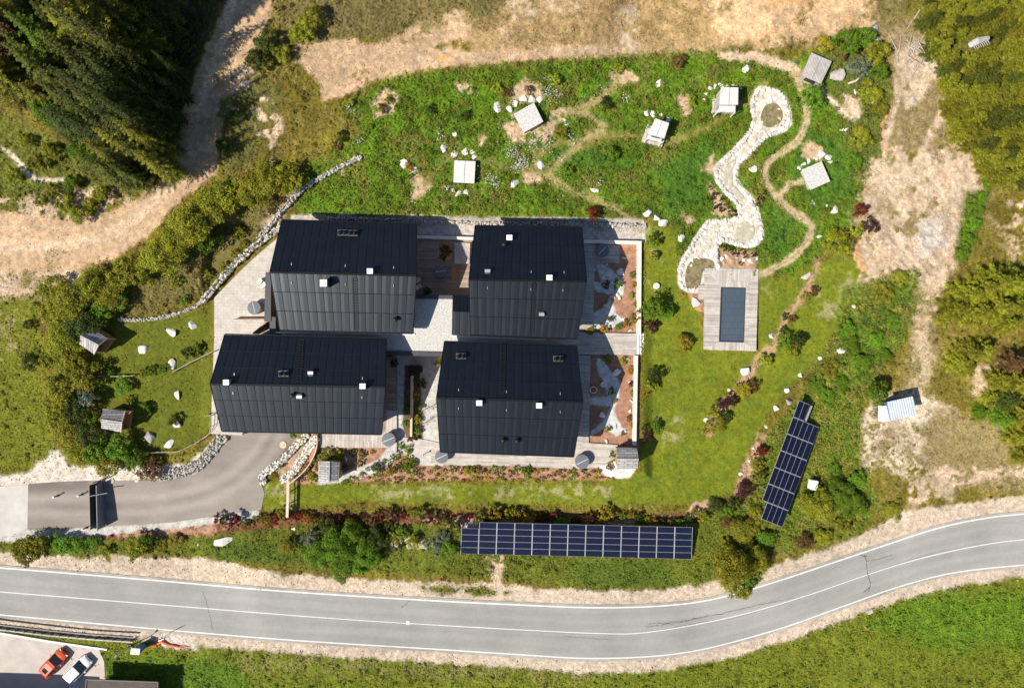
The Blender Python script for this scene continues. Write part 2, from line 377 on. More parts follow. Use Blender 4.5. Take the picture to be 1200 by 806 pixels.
paint([(345,50),(395,46),(440,52),(462,40),(505,22),(540,12),(556,24),(545,42),(505,56),(560,60),(640,56),(732,54),(737,66),(640,70),(560,76),(500,82),(440,94),(402,114),(378,118),(372,92),(344,74)], DIRT, 2, 3, 7, disp=.07, weed=.02, var=.2)
paint(catmull([(345,58),(400,64),(450,72),(520,70),(600,63),(735,60)]), (.36,.28,.19), None, 1.5, 2.5, line=2.2, a=.7)
paint([(482,40),(500,38),(498,52),(484,52)], (.6,.36,.16), None, 4, 5, patch=.0, a=.7)
paint([(512,66),(528,65),(528,71),(512,72)], (.6,.33,.1), None, 2, 3, a=.8)
# --- flower meadow
MEADOW = [(345,230),(368,190),(425,160),(400,125),(440,100),(500,86),(560,80),(640,74),(735,68),(850,62),(930,70),(960,60),(1010,75),(1040,100),(1035,160),(1015,210),(1000,260),(960,300),(925,325),(892,318),(845,330),(790,300),(790,262),(757,255),(700,256),(560,256),(350,256)]
paint(MEADOW, LUSH, soft=8, amp=11, weed=1.0, disp=.2, var=.32)
paint(MEADOW, (.105,.130,.012), soft=6, amp=8, patch=.02, a=.8)
parn = NP; NP = fbm(X, Y, 9, 141, 4, .65); paint(MEADOW, (.048,.09,.008), soft=6, amp=8, patch=.2, a=.65, weed=1.4); NP = fbm(X, Y, 26, 151, 4, .6); paint(MEADOW, (.17,.15,.035), soft=6, amp=8, patch=.32, a=.6); NP = parn
paint([(960,60),(1040,60),(1045,130),(1030,210),(1000,205),(985,140)], (.095,.11,.02), soft=8, amp=12, weed=1, a=.85)
for q in ([(640,190),(660,150),(690,170),(760,195),(700,200)], [(770,200),(835,160),(830,240),(780,255)], [(900,240),(935,260),(920,300),(895,300)], [(940,150),(985,165),(1000,230),(960,250),(925,200)]):
    paint(q, (.055,.125,.011), soft=9, amp=9, weed=.55, a=.9, var=.15)
for q in ([(434,118),(450,105),(466,112),(460,130),(440,138)], [(536,100),(555,99),(560,110),(538,109)], [(596,108),(612,92),(632,98),(634,118),(600,122)], [(712,85),(738,82),(746,94),(720,100)], [(588,148),(600,130),(640,150),(648,130),(668,128),(640,168),(600,165)],
          [(612,196),(632,188),(632,212),(612,214)], [(794,115),(806,112),(810,136),(798,138)], [(822,200),(836,182),(840,198),(832,205)], [(832,215),(860,250),(846,254),(834,250)], [(485,196),(505,220),(482,236)], [(586,33),(600,40),(590,52)], [(395,195),(402,195),(400,205)], [(800,250),(815,258),(806,266)], [(946,165),(962,172),(964,190),(940,182)], [(560,155),(570,160),(562,170)]):
    paint(q, (.42,.30,.19), 5, 3, 7, disp=.06, weed=.1, patch=-.35)
for p, w, k in (([(626,182),(660,166),(680,172),(700,162),(720,158),(750,160),(790,164),(830,148),(868,122),(895,98)], 8, (.22,.19,.05)), ([(640,205),(668,178),(690,160),(705,150),(690,135),(668,130),(700,118),(725,92)], 8, (.31,.25,.11)), ([(640,205),(660,218),(690,232),(725,246),(745,258)], 8, (.27,.23,.09)), ([(560,186),(595,196),(640,200)], 8, (.13,.14,.03)), ([(500,215),(520,190),(535,186)], 6, (.18,.17,.05))):
    paint(catmull(p), k, 4, 4, 5, line=w, weed=.1, disp=.05, a=.85)
paint([(840,62),(880,60),(930,72),(945,92),(925,86),(890,74),(845,68)], SCREE, 4, 3, 7, weed=0, disp=.05)
paint(catmull([(942,92),(962,106),(985,128),(1000,140)]), (.48,.4,.3), 4, 3, 5, line=5, weed=.1)
paint([(990,112),(1008,116),(1008,138),(994,132)], SCREE, 4, 3, 7, weed=0)
PATH = catmull([(930,85),(942,112),(946,135),(938,160),(918,178),(902,190),(896,205),(908,228),(925,245),(945,258),(952,268),(946,282),(930,300),(912,312),(892,322)])
paint(PATH, (.39,.30,.18), 4, 2.5, 3.5, line=8, weed=.02, disp=.05)
paint(PATH, (.22,.19,.06), None, 1.2, 2, line=1.5, a=.5)
paint(catmull([(915,228),(926,216),(940,213)]), (.36,.29,.17), 4, 3, 4, line=6, weed=.1)
# --- mown lawns
EAST_LAWN = [(756,258),(790,270),(796,345),(815,356),(826,412),(888,412),(892,325),(925,328),(960,305),(1000,300),(1022,320),(1000,345),(975,395),(955,425),(925,455),(895,495),(872,535),(862,572),(835,590),(780,592),(560,590),(420,588),(310,598),(305,560),(345,566),(480,567),(700,566),(752,552)]
paint(EAST_LAWN, LAWN, soft=3, amp=4, weed=.07, disp=.035, var=.17)
paint(EAST_LAWN, (.085,.125,.012), soft=6, amp=6, patch=.2, a=.6)
for q in ([(770,490),(800,480),(805,515),(775,520)], [(900,315),(915,320),(905,350),(898,345)], [(955,340),(985,335),(975,380),(958,370)], [(310,568),(350,566),(345,600),(310,600)], [(430,568),(560,572),(720,568),(720,582),(430,584)], [(755,330),(770,332),(768,352),(756,350)], [(757,262),(775,270),(770,310),(757,300)]):
    paint(q, (.30,.27,.13), None, 5, 8, patch=.12, a=.75, weed=.1)
WEST_LAWN = [(100,378),(140,374),(200,374),(246,360),(250,500),(210,530),(150,520),(110,500)]
paint(WEST_LAWN, (.098,.112,.010), soft=4, amp=5, weed=.1, disp=.05)
paint([(-400,345),(45,350),(50,440),(70,545),(30,556),(-400,565)], (.128,.138,.012), soft=7, amp=8, weed=.5, disp=.08)
paint([(-30,345),(30,350),(25,420),(-30,440)], (.26,.22,.09), None, 7, 12, patch=.1, a=.7)
paint([(150,368),(215,358),(255,330),(300,285),(325,262),(330,215),(270,240),(230,290),(160,330)], (.14,.12,.035), soft=6, amp=7, weed=.7)
paint([(300,268),(340,225),(350,212),(342,240),(318,270)], (.38,.31,.22), 2, 4, 5, weed=.1)
# --- east scree, ravine and dry ground
paint([(1035,-400),(1400,-400),(1400,250),(1150,210),(1120,150),(1095,90),(1080,40)], (.12,.115,.022), soft=9, amp=10, weed=.8, disp=.25)
paint([(1028,190),(1060,165),(1125,160),(1160,195),(1165,235),(1140,275),(1125,315),(1095,365),(1060,330),(1000,330),(995,260)], (.33,.26,.17), None, 8, 20, patch=-.1, a=.6)
paint([(1030,30),(1095,20),(1105,60),(1130,110),(1100,180),(1060,180),(1035,170),(1048,110)], (.20,.155,.07), 2, 6, 12, disp=.10, weed=.35)
paint([(1048,60),(1082,46),(1100,82),(1085,110),(1062,128),(1050,100)], (.42,.33,.235), 2, 5, 7, disp=.12, weed=.03)
for p, w in (([(1125,95),(1100,140),(1078,185),(1058,225)], 9), ([(1052,105),(1046,140),(1036,165),(1040,190),(1052,215)], 7), ([(1095,78),(1082,105),(1070,120)], 6)):
    paint(catmull(p), (.46,.355,.25), 2, 3, 4, line=w, weed=0, disp=.05)
paint(catmull([(1042,130),(1034,150),(1038,175),(1050,205),(1062,222)]), (.40,.235,.11), 2, 2.5, 3, line=4, weed=0, a=.8)
EAST_SCREE = [(1012,248),(1008,225),(1022,205),(1042,182),(1056,178),(1075,190),(1095,175),(1128,172),(1150,205),(1152,228),(1134,262),(1122,300),(1108,328),(1092,352),(1088,400),(1074,400),(1066,345),(1052,316),(1036,318),(1016,326),(1004,300)]
paint(EAST_SCREE, SCREE, 2, 5, 20, disp=.10, weed=.03, var=.22)
_th = .75; XR = X * math.cos(_th) + Y * math.sin(_th); YR = -X * math.sin(_th) + Y * math.cos(_th)
RIDGE = 1 - 2.2 * np.abs(fbm(XR * .45, YR, 15, 71, 4)); N_keep = NP; NP = RIDGE
paint(EAST_SCREE, (.36, .28, .19), None, 3, 8, patch=.72, a=.55)
paint(EAST_SCREE, (.62, .55, .47), None, 3, 8, patch=1.02, a=.5)
NP = -RIDGE
paint([(1035,160),(1130,150),(1150,230),(1090,300),(1010,260)], (.33, .25, .16), None, 6, 12, patch=.25, a=.5)
NP = N_keep
paint(EAST_SCREE, (.42, .335, .25), None, 3, 8, patch=.15, a=.5)
for p, w in (([(1056,225),(1044,250),(1034,285),(1030,318)], 5), ([(1062,220),(1078,262),(1084,305),(1080,345)], 4), ([(1098,180),(1112,220),(1110,262),(1100,300)], 4), ([(1030,205),(1022,232),(1016,262)], 5), ([(1128,180),(1130,215),(1120,250)], 4)):
    paint(catmull(p), (.31, .23, .145), None, 3, 7, line=w, a=.55)
paint([(1018,190),(1056,176),(1075,190),(1060,230),(1030,250),(1010,240)], (.40,.31,.21), None, 5, 10, patch=-.15, a=.7)
paint([(1075,255),(1105,255),(1110,290),(1080,300)], (.44,.42,.40), None, 6, 9, a=.6)
paint(catmull([(1080,340),(1084,400),(1078,440),(1070,480),(1090,540),(1110,575)]), (.40,.315,.21), 2, 8, 12, line=26, weed=.15, disp=.06, a=.9)
paint([(1006,490),(1030,462),(1078,462),(1120,480),(1118,505),(1085,550),(1060,560),(1030,540),(1008,560)], (.50,.41,.31), 2, 4, 11, patch=-.3, disp=.07, weed=.08)
paint([(1000,480),(1040,500),(1075,500),(1120,485),(1125,520),(1090,560),(1050,575),(1010,570)], (.155,.13,.03), None, 8, 14, patch=.02, a=.8, weed=.6)
paint([(1060,330),(1095,345),(1100,420),(1090,470),(1060,470),(1065,400)], (.15,.125,.03), None, 6, 12, patch=.05, a=.75, weed=.5)
paint([(1090,480),(1200,500),(1400,530),(1400,590),(1120,570),(1080,540)], (.22,.175,.075), None, 8, 10, weed=.4, disp=.09)
paint([(1062,570),(1100,545),(1160,550),(1260,535),(1260,548),(1160,562),(1100,585),(1068,590)], SCREE, 2, 4, 8, patch=-.1, weed=.05, disp=.06)
paint([(1135,430),(1170,425),(1168,460),(1140,462)], (.40,.30,.19), 2, 5, 8, patch=-.2, weed=.1)
paint([(1165,262),(1240,255),(1240,310),(1185,305)], (.36,.28,.15), 2, 5, 9, patch=-.1, weed=.2)
paint([(1180,235),(1240,230),(1240,270),(1190,270)], SCREE, 2, 5, 9, patch=.05, weed=.1)
paint([(1130,225),(1156,222),(1148,275),(1130,310),(1118,305)], WEED, soft=5, amp=6, weed=1)
paint([(1040,325),(1075,318),(1078,345),(1056,400),(1030,440),(1010,470),(985,480),(960,470),(945,440),(975,395),(1000,345)], WEED, soft=9, amp=16, weed=1.2, disp=.25, var=.3)
paint([(905,500),(965,440),(1010,470),(1010,545),(1030,590),(1008,625),(930,645),(880,640),(850,600)], (.10,.135,.013), soft=5, amp=8, weed=1.2, disp=.22)
for q in ([(1040,325),(1075,318),(1078,345),(1056,400),(1030,440),(1010,470),(985,480),(960,470),(945,440),(975,395),(1000,345)], [(905,500),(965,440),(1010,470),(1010,545),(1030,590),(1008,625),(930,645),(880,640),(850,600)]):
    paint(q, (.175,.165,.03), None, 6, 8, patch=.08, a=.75)
# --- bank above the road
paint([(-400,628),(40,632),(100,628),(300,608),(480,604),(700,604),(850,600),(900,640),(870,690),(790,690),(690,690),(600,680),(480,672),(300,660),(230,650),(120,650),(-400,655)], (.105,.122,.013), soft=4, amp=6, weed=.8, disp=.14)
paint([(240,630),(340,640),(345,660),(250,655)], (.07,.105,.012), soft=5, amp=6, weed=1, a=.9)
paint([(660,660),(780,656),(790,685),(690,688)], (.075,.11,.012), soft=5, amp=6, weed=1, a=.9)
paint([(105,622),(180,618),(240,614),(310,602),(380,600),(480,602),(560,600),(640,602),(760,604),(812,600),(812,612),(640,610),(480,614),(380,612),(300,622),(220,628),(120,632)], REDBANK, 5, 3, 5, weed=.5, disp=.12, var=.4)
paint([(130,620),(250,612),(300,610),(250,624),(140,630)], (.34,.20,.13), 5, 3, 6, patch=-.2, weed=.1)
paint([(420,606),(640,606),(812,606),(820,590),(800,612),(640,616),(480,616)], (.42,.27,.19), 5, 3, 5, patch=.05, weed=.1)
paint([(440,632),(500,630),(498,642),(442,640)], (.46,.40,.30), None, 4, 7, patch=.0, weed=.2)
paint([(568,650),(590,648),(588,690),(574,690)], SCREE, 2, 3, 6, patch=-.1, weed=.1)
# --- verges of the road, south meadow
U = catmull([(-420,633),(-200,650),(0,665),(190,680.4),(300,690),(400,697),(500,703),(600,708),(700,711.7),(783,709),(842,700.4),(908,681.7),(971,660.8),(1033,640),(1096,619.5),(1148.6,608),(1200,602),(1330,592),(1620,585)], 10)
Lw = catmull([(-420,682),(-200,702),(0,720),(160,734.5),(300,746.5),(400,753.5),(500,759.5),(600,766),(700,771),(804,764),(908,738),(991.7,708.7),(1054,687),(1117,671),(1200,661.7),(1330,653),(1620,648)], 10)
Cl = catmull([(-420,658),(-200,676),(0,693),(160,706),(300,717.3),(400,725),(478,730),(600,737),(700,741.7),(754,741),(825,729.6),(887.5,715),(950,696),(1016.7,673),(1075,655),(1142,640),(1200,632),(1330,623),(1620,616)], 10)
paint([(-400,690),(0,720),(300,746),(700,771),(908,738),(1054,686),(1200,661),(1600,650),(1600,1400),(-400,1400)], (.125,.145,.012), soft=3, amp=5, weed=.7, disp=.12)
paint([(1060,700),(1250,690),(1250,760),(1100,760),(1020,735)], (.095,.175,.010), soft=14, amp=14, weed=1, a=.85)
paint([(110,770),(280,775),(300,830),(110,830)], (.07,.14,.010), soft=8, amp=9, weed=1, a=.8)
paint([(280,765),(700,788),(690,800),(280,785)], (.20,.175,.06), None, 8, 9, patch=-.1, a=.6)
up = [(x, y - 9) for x, y in U]; lo = [(x, y + 6) for x, y in Lw]
paint(up, (.44,.36,.28), 3, 3, 7, line=20, disp=.05, weed=.03)
paint([(130,650),(240,655),(330,672),(480,682),(580,684),(700,694),(790,694),(840,690),(790,710),(600,708),(300,690),(130,676)], (.45,.365,.28), 3, 3, 6, disp=.05, weed=.03)
paint([(1010,630),(1050,600),(1120,590),(1260,572),(1260,603),(1148,610),(1096,620),(1020,646)], (.45,.365,.28), 3, 3, 6, disp=.05, weed=.02)
paint(lo, (.44,.36,.28), 3, 3, 6, line=20, disp=.05, weed=.03)
paint([(490,686),(575,688),(600,694),(580,698),(500,694)], (.12,.12,.02), 0, 3, 6, patch=-.3, weed=.9)
paint([(195,738),(228,745),(232,762),(200,760),(176,752)], (.5,.44,.38), 3, 3, 5, weed=0)
# --- drive surroundings
paint([(-400,565),(30,556),(60,530),(72,528),(80,545),(118,548),(220,545),(262,506),(272,508),(240,556),(120,566),(30,570),(-400,580)], (.53,.47,.40), 3, 3, 6, disp=.06, weed=.05)
paint([(-400,612),(60,620),(200,611),(302,596),(304,607),(230,616),(130,626),(60,634),(-400,640)], GRAV, 6, 2, 3, disp=.03, weed=0)
# --- levelled platform: gravel, mulch, paths
paint([(487,262),(756,262),(756,284),(487,276)], (.44,.40,.36), 6, 2, 3, disp=.05, weed=.03)
paint([(560,262),(756,264),(756,272),(600,268)], (.34,.28,.18), None, 4, 6, patch=-.1, weed=.1)
paint([(340,252),(756,256),(756,264),(340,262)], (.40,.37,.33), 6, 2, 3, disp=.07, weed=.1)
BED = dict(cls=5, soft=1.2, amp=1.2, disp=.05, weed=0, var=.22)
for q in ([(690,284),(748,284),(748,390),(690,390)], [(684,414),(748,414),(748,524),(684,524)], [(372,523),(470,525),(500,545),(690,548),(730,550),(724,562),(600,562),(430,565),(345,566),(372,530)], [(335,560),(374,506),(384,506),(384,566),(345,567)]):
    paint(q, MULCH, **BED)
GP = dict(cls=6, soft=1.2, amp=1.5, disp=.05, weed=0)
for q in ([(697,308),(710,310),(732,330),(730,345),(716,350),(722,368),(735,378),(720,384),(695,386),(694,368),(708,360),(716,345),(700,342),(694,330),(706,332)], [(700,420),(708,424),(726,446),(726,462),(720,482),(728,500),(736,506),(722,510),(708,502),(692,512),(692,506),(708,492),(716,476),(692,474),(690,466),(712,466),(708,448),(700,436)]):
    paint(q, (.50,.50,.49), **GP)
paint([(454,524),(478,527),(462,540),(440,553),(424,560),(400,566),(372,568),(376,562),(398,556),(425,546),(444,538)], (.46,.44,.42), **GP)
paint([(702,546),(742,536),(746,548),(738,560),(712,561)], (.62,.58,.53), **GP)
paint([(462,414),(520,414),(520,545),(495,545),(462,526)], (.44,.43,.41), **GP)
paint([(474,428),(492,428),(496,520),(480,525),(472,500)], (.12,.085,.05), **BED)
paint([(343,515),(366,508),(352,540),(332,560),(322,552)], (.35,.24,.16), **BED)
# --- stream bed and shrub beds on the east lawn
STREAM = [(886,104),(896,102),(916,107),(926,125),(927,146),(914,157),(898,163),(885,176),(873,188),(865,198),(868,215),(882,231),(889,247),(895,270),(892,284),(880,291),(862,289),(848,284),(842,292),(843,305),(846,316),(836,318),(826,330),(820,343),(804,342),(795,333),(796,308),(808,288),(820,268),(832,257),(858,256),(864,247),(858,236),(845,222),(837,208),(838,195),(850,182),(865,168),(877,153),(881,140),(879,122)]
STREAM = catmull(STREAM, 4, True)
paint([(843,288),(860,292),(888,294),(886,316),(846,316)], (.36,.24,.15), 5, 2, 4, weed=.2)
paint(STREAM, (.50,.46,.40), 6, 1.2, 1.5, disp=.04, weed=0)
paint([(806,345),(822,345),(826,366),(816,362)], (.36,.20,.11), 5, 1.5, 2, weed=0)
paint(catmull([(960,305),(950,330),(940,350),(925,365),(912,390),(905,405),(890,420),(880,436),(866,450),(852,470),(838,492),(830,505)]), (.36,.23,.14), 5, 3, 7, line=8, weed=.3, patch=-.45)
paint(catmull([(892,512),(885,530),(874,552),(866,575)]), (.36,.23,.15), 5, 3, 6, line=11, weed=.3, patch=-.4)
paint([(1000,284),(1008,288),(1016,318),(1008,320),(1000,300)], (.46,.27,.13), None, 1.5, 3, weed=0, disp=.2)
paint([(812,590),(830,585),(826,600),(800,612)], (.44,.28,.2), 5, 2, 4, weed=.1)

# broken tone of the bare ground: brown stains, grass creeping in from the edges
BARE = np.isin(CLS, (1, 2)).astype(float) * (X > -30) * (X < 1230)
f1, f2, f3 = fbm(X, Y, 20, 201, 5, .6), fbm(X, Y, 6, 211, 3), fbm(X, Y, 34, 221, 4, .6)
slope_ = np.where(CLS == 2, 1., .45)
mm = (BARE * slope_ * .62 * smooth(.0, .42, f1 + .25 * f2))[..., None]; C = C * (1 - mm) + mm * np.array((.27, .195, .115))
mm = (BARE * slope_ * .7 * smooth(.30, .5, f3 + .35 * f2))[..., None]; C = C * (1 - mm) + mm * np.array((.15, .125, .03)); WD = np.where(mm[..., 0] > .25, .45, WD)
C *= (1 + BARE * .22 * f2)[..., None]
# ------------------------------------------------------------------ ground sheets
HG = hgt(X, Y)
U_s = np.array(U); L_s = np.array(Lw)
roadpoly = [(x, y - 3.5) for x, y in U] + [(x, y + 3.5) for x, y in reversed(Lw)]
DRIVE = [(33,567),(70,564.5),(110,563),(160,563),(200,562),(225,557),(240,547),(255,530),(268,514),(276,507),(300,500),(352,500),(345,514),(325,538),(304,556),(306,566),(310,578),(306,597),(270,602),(200,612),(130,616),(32,619)]
APRON = [(-300,560),(0,570),(33,567.5),(32,619),(20,626),(0,629),(-300,640)]
LOT = [(-400,690),(-200,716),(0,742),(60,750),(116,760),(122,775),(124,812),(118,1000),(-400,1000)]
flat = np.full(X.shape, 1e9)
for q in (roadpoly, DRIVE, APRON, LOT):
    flat = np.minimum(flat, sd_poly(X, Y, q))
det = (.55 * N4 + .75 * N2 + .35 * N12)
sd_plat_ = np.maximum(np.maximum(246 - X, X - 750), np.maximum(262 - Y, Y - 545))
DISP = np.where((CLS == 2) | (CLS == 1), DISP * .8, DISP)
sdE = sd_poly(X, Y, EAST_SCREE)
HG2 = HG + (DISP * det + .15 * (RIDGE - .55) * smooth(4, -14, sdE) + .22 * N40 * (DISP > .1) + .12 * N12 * (DISP > .1) * (sd_plat_ > 8)) * smooth(0, 5, flat) - .07 * smooth(2, -3, flat)
sd_plat = np.maximum(np.maximum(246 - X, X - 750), np.maximum(276 - Y, Y - 545))
HG2 -= DISP * det * .6 * smooth(6, -4, sd_plat)
k = (H - HG2) / H / S
VX = np.stack([(X - 600) * k, (403 - Y) * k, HG2], -1).reshape(-1, 3)
C = np.clip(C, .004, .9)
ny, nx = X.shape
idx = np.arange(nx * ny).reshape(ny, nx)
F = np.stack([idx[1:, :-1], idx[1:, 1:], idx[:-1, 1:], idx[:-1, :-1]], -1).reshape(-1, 4)
fc = CLS[:-1, :-1].ravel()
for c, nm in enumerate(['ground', 'dirt_track', 'scree_slope', 'gravel_verge', 'footpath', 'planting_bed_ground', 'gravel_ground']):
    f = F[fc == c]
    if not len(f): continue
    u, inv = np.unique(f, return_inverse=True)
    me = np_mesh(nm, VX[u], inv.reshape(-1, 4), C.reshape(-1, 3)[u], True)
    o = link(nm, me, MT['terrain']); tag(o, kind='structure')

# road, markings, drive
def strip(a, b, off, dz, name, m, nsub=6):
    a = np.array(a); b = np.array(b); n = len(a); V = []
    for i in range(n):
        for j in range(nsub + 1):
            q = a[i] + (b[i] - a[i]) * j / nsub; V.append(q)
    V = np.array(V); z = hgt(V[:, 0], V[:, 1]) + dz; kk = (H - z) / H / S
    VV = np.stack([(V[:, 0] - 600) * kk, (403 - V[:, 1]) * kk, z], -1); id_ = np.arange(n * (nsub + 1)).reshape(n, -1)
    FF = np.stack([id_[1:, :-1], id_[1:, 1:], id_[:-1, 1:], id_[:-1, :-1]], -1).reshape(-1, 4)
    return tag(link(name, np_mesh(name, VV, FF, None, True), m), kind='structure')
def resample(pts, n):
    p = np.array(pts); d = np.r_[0, np.cumsum(np.hypot(*np.diff(p, axis=0).T))]; t = np.linspace(0, d[-1], n)
    return np.stack([np.interp(t, d, p[:, 0]), np.interp(t, d, p[:, 1])], -1)
NR = 260
Ur, Lr, Cr = resample(U, NR), resample(Lw, NR), resample(Cl, NR)
def normals(p):
    t = np.gradient(p, axis=0); t /= np.hypot(t[:, 0], t[:, 1])[:, None]; return np.stack([-t[:, 1], t[:, 0]], -1)
RW = strip(resample(U, 620) - normals(resample(U, 620)) * 3.5, resample(Lw, 620) + normals(resample(Lw, 620)) * 3.5, 0, .03, 'road', MT['road'], 36)
tt = np.tile(np.linspace(0, 1, 37), 620); ss = np.repeat(np.linspace(0, 2060, 620), 37)
wear = sum(np.exp(-((tt - c_) / .045) ** 2) for c_ in (.17, .38, .60, .82))
lane = fbm(ss * .05, tt * 60, 6, 81, 4); patchy = fbm(ss, tt * 70, 42, 85, 4); fine = fbm(ss, tt * 70, 4, 88, 2); edge = smooth(.06, 0, np.minimum(tt, 1 - tt))
cc = np.array((.275, .270, .258))[None] * (1 - .14 * wear * (.5 + .5 * lane) + .12 * lane + .16 * patchy + .05 * fine)[:, None]
em = (edge * smooth(-.3, .5, patchy + fine))[:, None]; cc = cc * (1 - .8 * em) + .8 * em * np.array((.42, .35, .28))
seam = ((np.abs(tt - .495) < .012) * smooth(-.1, .3, lane))[:, None]; cc = cc * (1 - .25 * seam)
at = RW.data.attributes.new('col', 'FLOAT_COLOR', 'POINT'); c4 = np.ones((len(cc), 4), np.float32); c4[:, :3] = cc; at.data.foreach_set('color', c4.ravel())
for p, w in ((Ur, 1.6), (Cr, .95), (Lr, 1.4)):
    n = normals(p); strip(p - n * w / 2, p + n * w / 2, 0, .036, 'road_marking', MT['paint'], 1)
p = np.array([(476.2, 729.2), (480.2, 729.5)]); strip(p - (0.2, 2), p + (-.2, 2.2), 0, .041, 'road_marking', MT['paint'], 1)
def wig(pts, w, name='road_crack', dz=.045, m=None, jit=.8):
    p = resample(catmull(pts, 6), 40) + rng.normal(0, jit, (40, 2)) * .6; n = normals(p)
    ww = w * .62 * (.3 + rng.random((40, 1))); strip(p - n * ww / 2, p + n * ww / 2, 0, dz, name, m or MT['crack'], 1)
wig([(1013,650),(1016,660),(1017,672),(1020,685),(1017,693)], 1.3); wig([(1014,657),(1030,655),(1046,649)], .8); wig([(1016,652),(1008,650)], .9); wig([(1019,688),(1012,694)], .8)
wig([(756,734),(790,730),(830,722),(870,713),(930,700)], 1.0); wig([(760,731),(800,727),(832,720)], .8); wig([(238,693),(242,706),(246,722),(249,738)], .7); wig([(790,735),(830,727)], .6)
wig([(660,745),(700,748),(720,750)], .5); wig([(480,704),(470,712)], .5)
def sheet(poly, dz, name, m, step=5.):
    xs = [q[0] for q in poly]; ys = [q[1] for q in poly]
    bm = bmesh.new()
    # clip the outline finely and triangulate through a grid of inner points
    ring = []
    for a, b in zip(poly, poly[1:] + poly[:1]):
        n = max(1, min(60, int(math.hypot(b[0] - a[0], b[1] - a[1]) / step)))
        ring += [(a[0] + (b[0] - a[0]) * i / n, a[1] + (b[1] - a[1]) * i / n) for i in range(n)]
    from mathutils.geometry import delaunay_2d_cdt
    gx = np.arange(max(min(xs), -60), min(max(xs), 1260), step * 1.6); gy = np.arange(max(min(ys), -60), min(max(ys), 900), step * 1.6)
    g = np.stack(np.meshgrid(gx, gy), -1).reshape(-1, 2); g = g[sd_poly(g[:, 0], g[:, 1], poly) < -step * .6]
    pts = [Vector(q) for q in ring] + [Vector(q) for q in g]
    vs, es, fs, *_ = delaunay_2d_cdt(pts, [], [list(range(len(ring)))], 1, 1e-4)
    me = bpy.data.meshes.new(name)
    me.from_pydata([tuple(G(v[0], v[1], dz)) for v in vs], [], [tuple(reversed(f)) for f in fs]); me.update()
    return tag(link(name, me, m), kind='structure')
dv = sheet(DRIVE, .03, 'driveway', MT['road'], 2.)
vx = np.array([topx(*v.co) for v in dv.data.vertices]); a_, b_ = vx[:, 0], vx[:, 1]
arc = catmull([(30,592),(120,592),(200,588),(260,570),(300,540),(320,510)]); dl = sd_line(a_, b_, arc, 0)
n1, n2 = fbm(a_, b_ * 1.6, 40, 91, 4), fbm(a_ * .35, b_ * 1.5, 9, 95, 3)
cc = np.array((.235, .208, .186))[None] * (1 + .22 * n1 + .14 * n2 + .22 * np.exp(-((dl - 9) / 5) ** 2) - .08 * np.exp(-(dl / 4) ** 2))[:, None]
cc = cc * (1 - .35 * smooth(585, 568, b_) * smooth(112, 100, a_) * smooth(-.4, .4, n1 + .3))[:, None]
at = dv.data.attributes.new('col', 'FLOAT_COLOR', 'POINT'); c4 = np.ones((len(cc), 4), np.float32); c4[:, :3] = cc; at.data.foreach_set('color', c4.ravel())
sheet(APRON, .026, 'driveway_apron', MT['concrete']); sheet(LOT, .03, 'parking_lot', MT['lot'])

# ------------------------------------------------------------------ grass tufts: leaf-sized blades over the meadows
def quads(cen, nrm, ln, wd, col, name, curl=.0):
    """rhombic leaves: centre, facing, length, width, colour"""
    n = len(cen); nrm = nrm / np.linalg.norm(nrm, axis=1)[:, None]
    r = rng.normal(size=(n, 3)); u = np.cross(nrm, r); u /= np.linalg.norm(u, axis=1)[:, None] + 1e-9; v = np.cross(nrm, u)
    ln = np.broadcast_to(ln, n)[:, None]; wd = np.broadcast_to(wd, n)[:, None]
    V = np.stack([cen - u * ln / 2, cen - v * wd / 2 + u * ln * .08, cen + u * ln / 2, cen + v * wd / 2 + u * ln * .08], 1).reshape(-1, 3)
    return np_mesh(name, V, np.arange(4 * n).reshape(n, 4), np.repeat(np.clip(col, .003, .9), 4, 0))
inb = (X > -20) & (X < 1220) & (Y > -20) & (Y < 826) & (flat > 1.5)
w_ = np.clip(WD, 0, 2) * inb * (1 + .9 * NP + .5 * N40).clip(.1); w_[sd_plat < -2] *= .02
w_[sd_poly(X, Y, STREAM) < 1] = 0; w_[sd_poly(X, Y, [(816, 312), (890, 312), (889, 413), (823, 413)]) < 7] = 0
pr = w_.ravel() / w_.sum(); NT = 150000
sel = rng.choice(len(pr), NT, p=pr)
cen = VX[sel] + rng.normal(0, .07, (NT, 3)) * (1, 1, 0); hh = rng.random(NT) ** 2
cen[:, 2] += .05 + .28 * hh * WD.ravel()[sel]
nr = rng.normal(0, .55, (NT, 3)); nr[:, 2] = .9
stray = rng.random(NT) < .16; cen[stray, :2] += rng.normal(0, .55, (stray.sum(), 2))
tc = C.reshape(-1, 3)[sel] * (.92 + .75 * rng.random((NT, 1))) * (1 + np.array([.28, .1, -.1]) * rng.normal(0, 1, (NT, 1)) * .6)
ncl, npl = 2600, 26
w2 = w_ * (WD > .4) * (NP > -.1) * (sd_plat_ > 8)
ks = rng.choice(w2.size, ncl, p=w2.ravel() / w2.sum()); rad = .14 + .32 * rng.random(ncl) ** 1.6
d = rng.normal(size=(ncl, npl, 3)); d /= np.linalg.norm(d, axis=2)[..., None]; d[..., 2] = np.abs(d[..., 2])
cc_ = VX[ks][:, None] + d * rad[:, None, None] * (.5 + .6 * rng.random((ncl, npl, 1))) * (1, 1, 1.1)
cen = np.concatenate([cen, cc_.reshape(-1, 3)]); nr = np.concatenate([nr, (d + (0, 0, .5) + rng.normal(0, .4, d.shape)).reshape(-1, 3)])
kc = C.reshape(-1, 3)[ks] * (.75 + .7 * rng.random((ncl, 1))) * (1 + rng.normal(0, .16, (ncl, 3)) * (1, .6, .5))
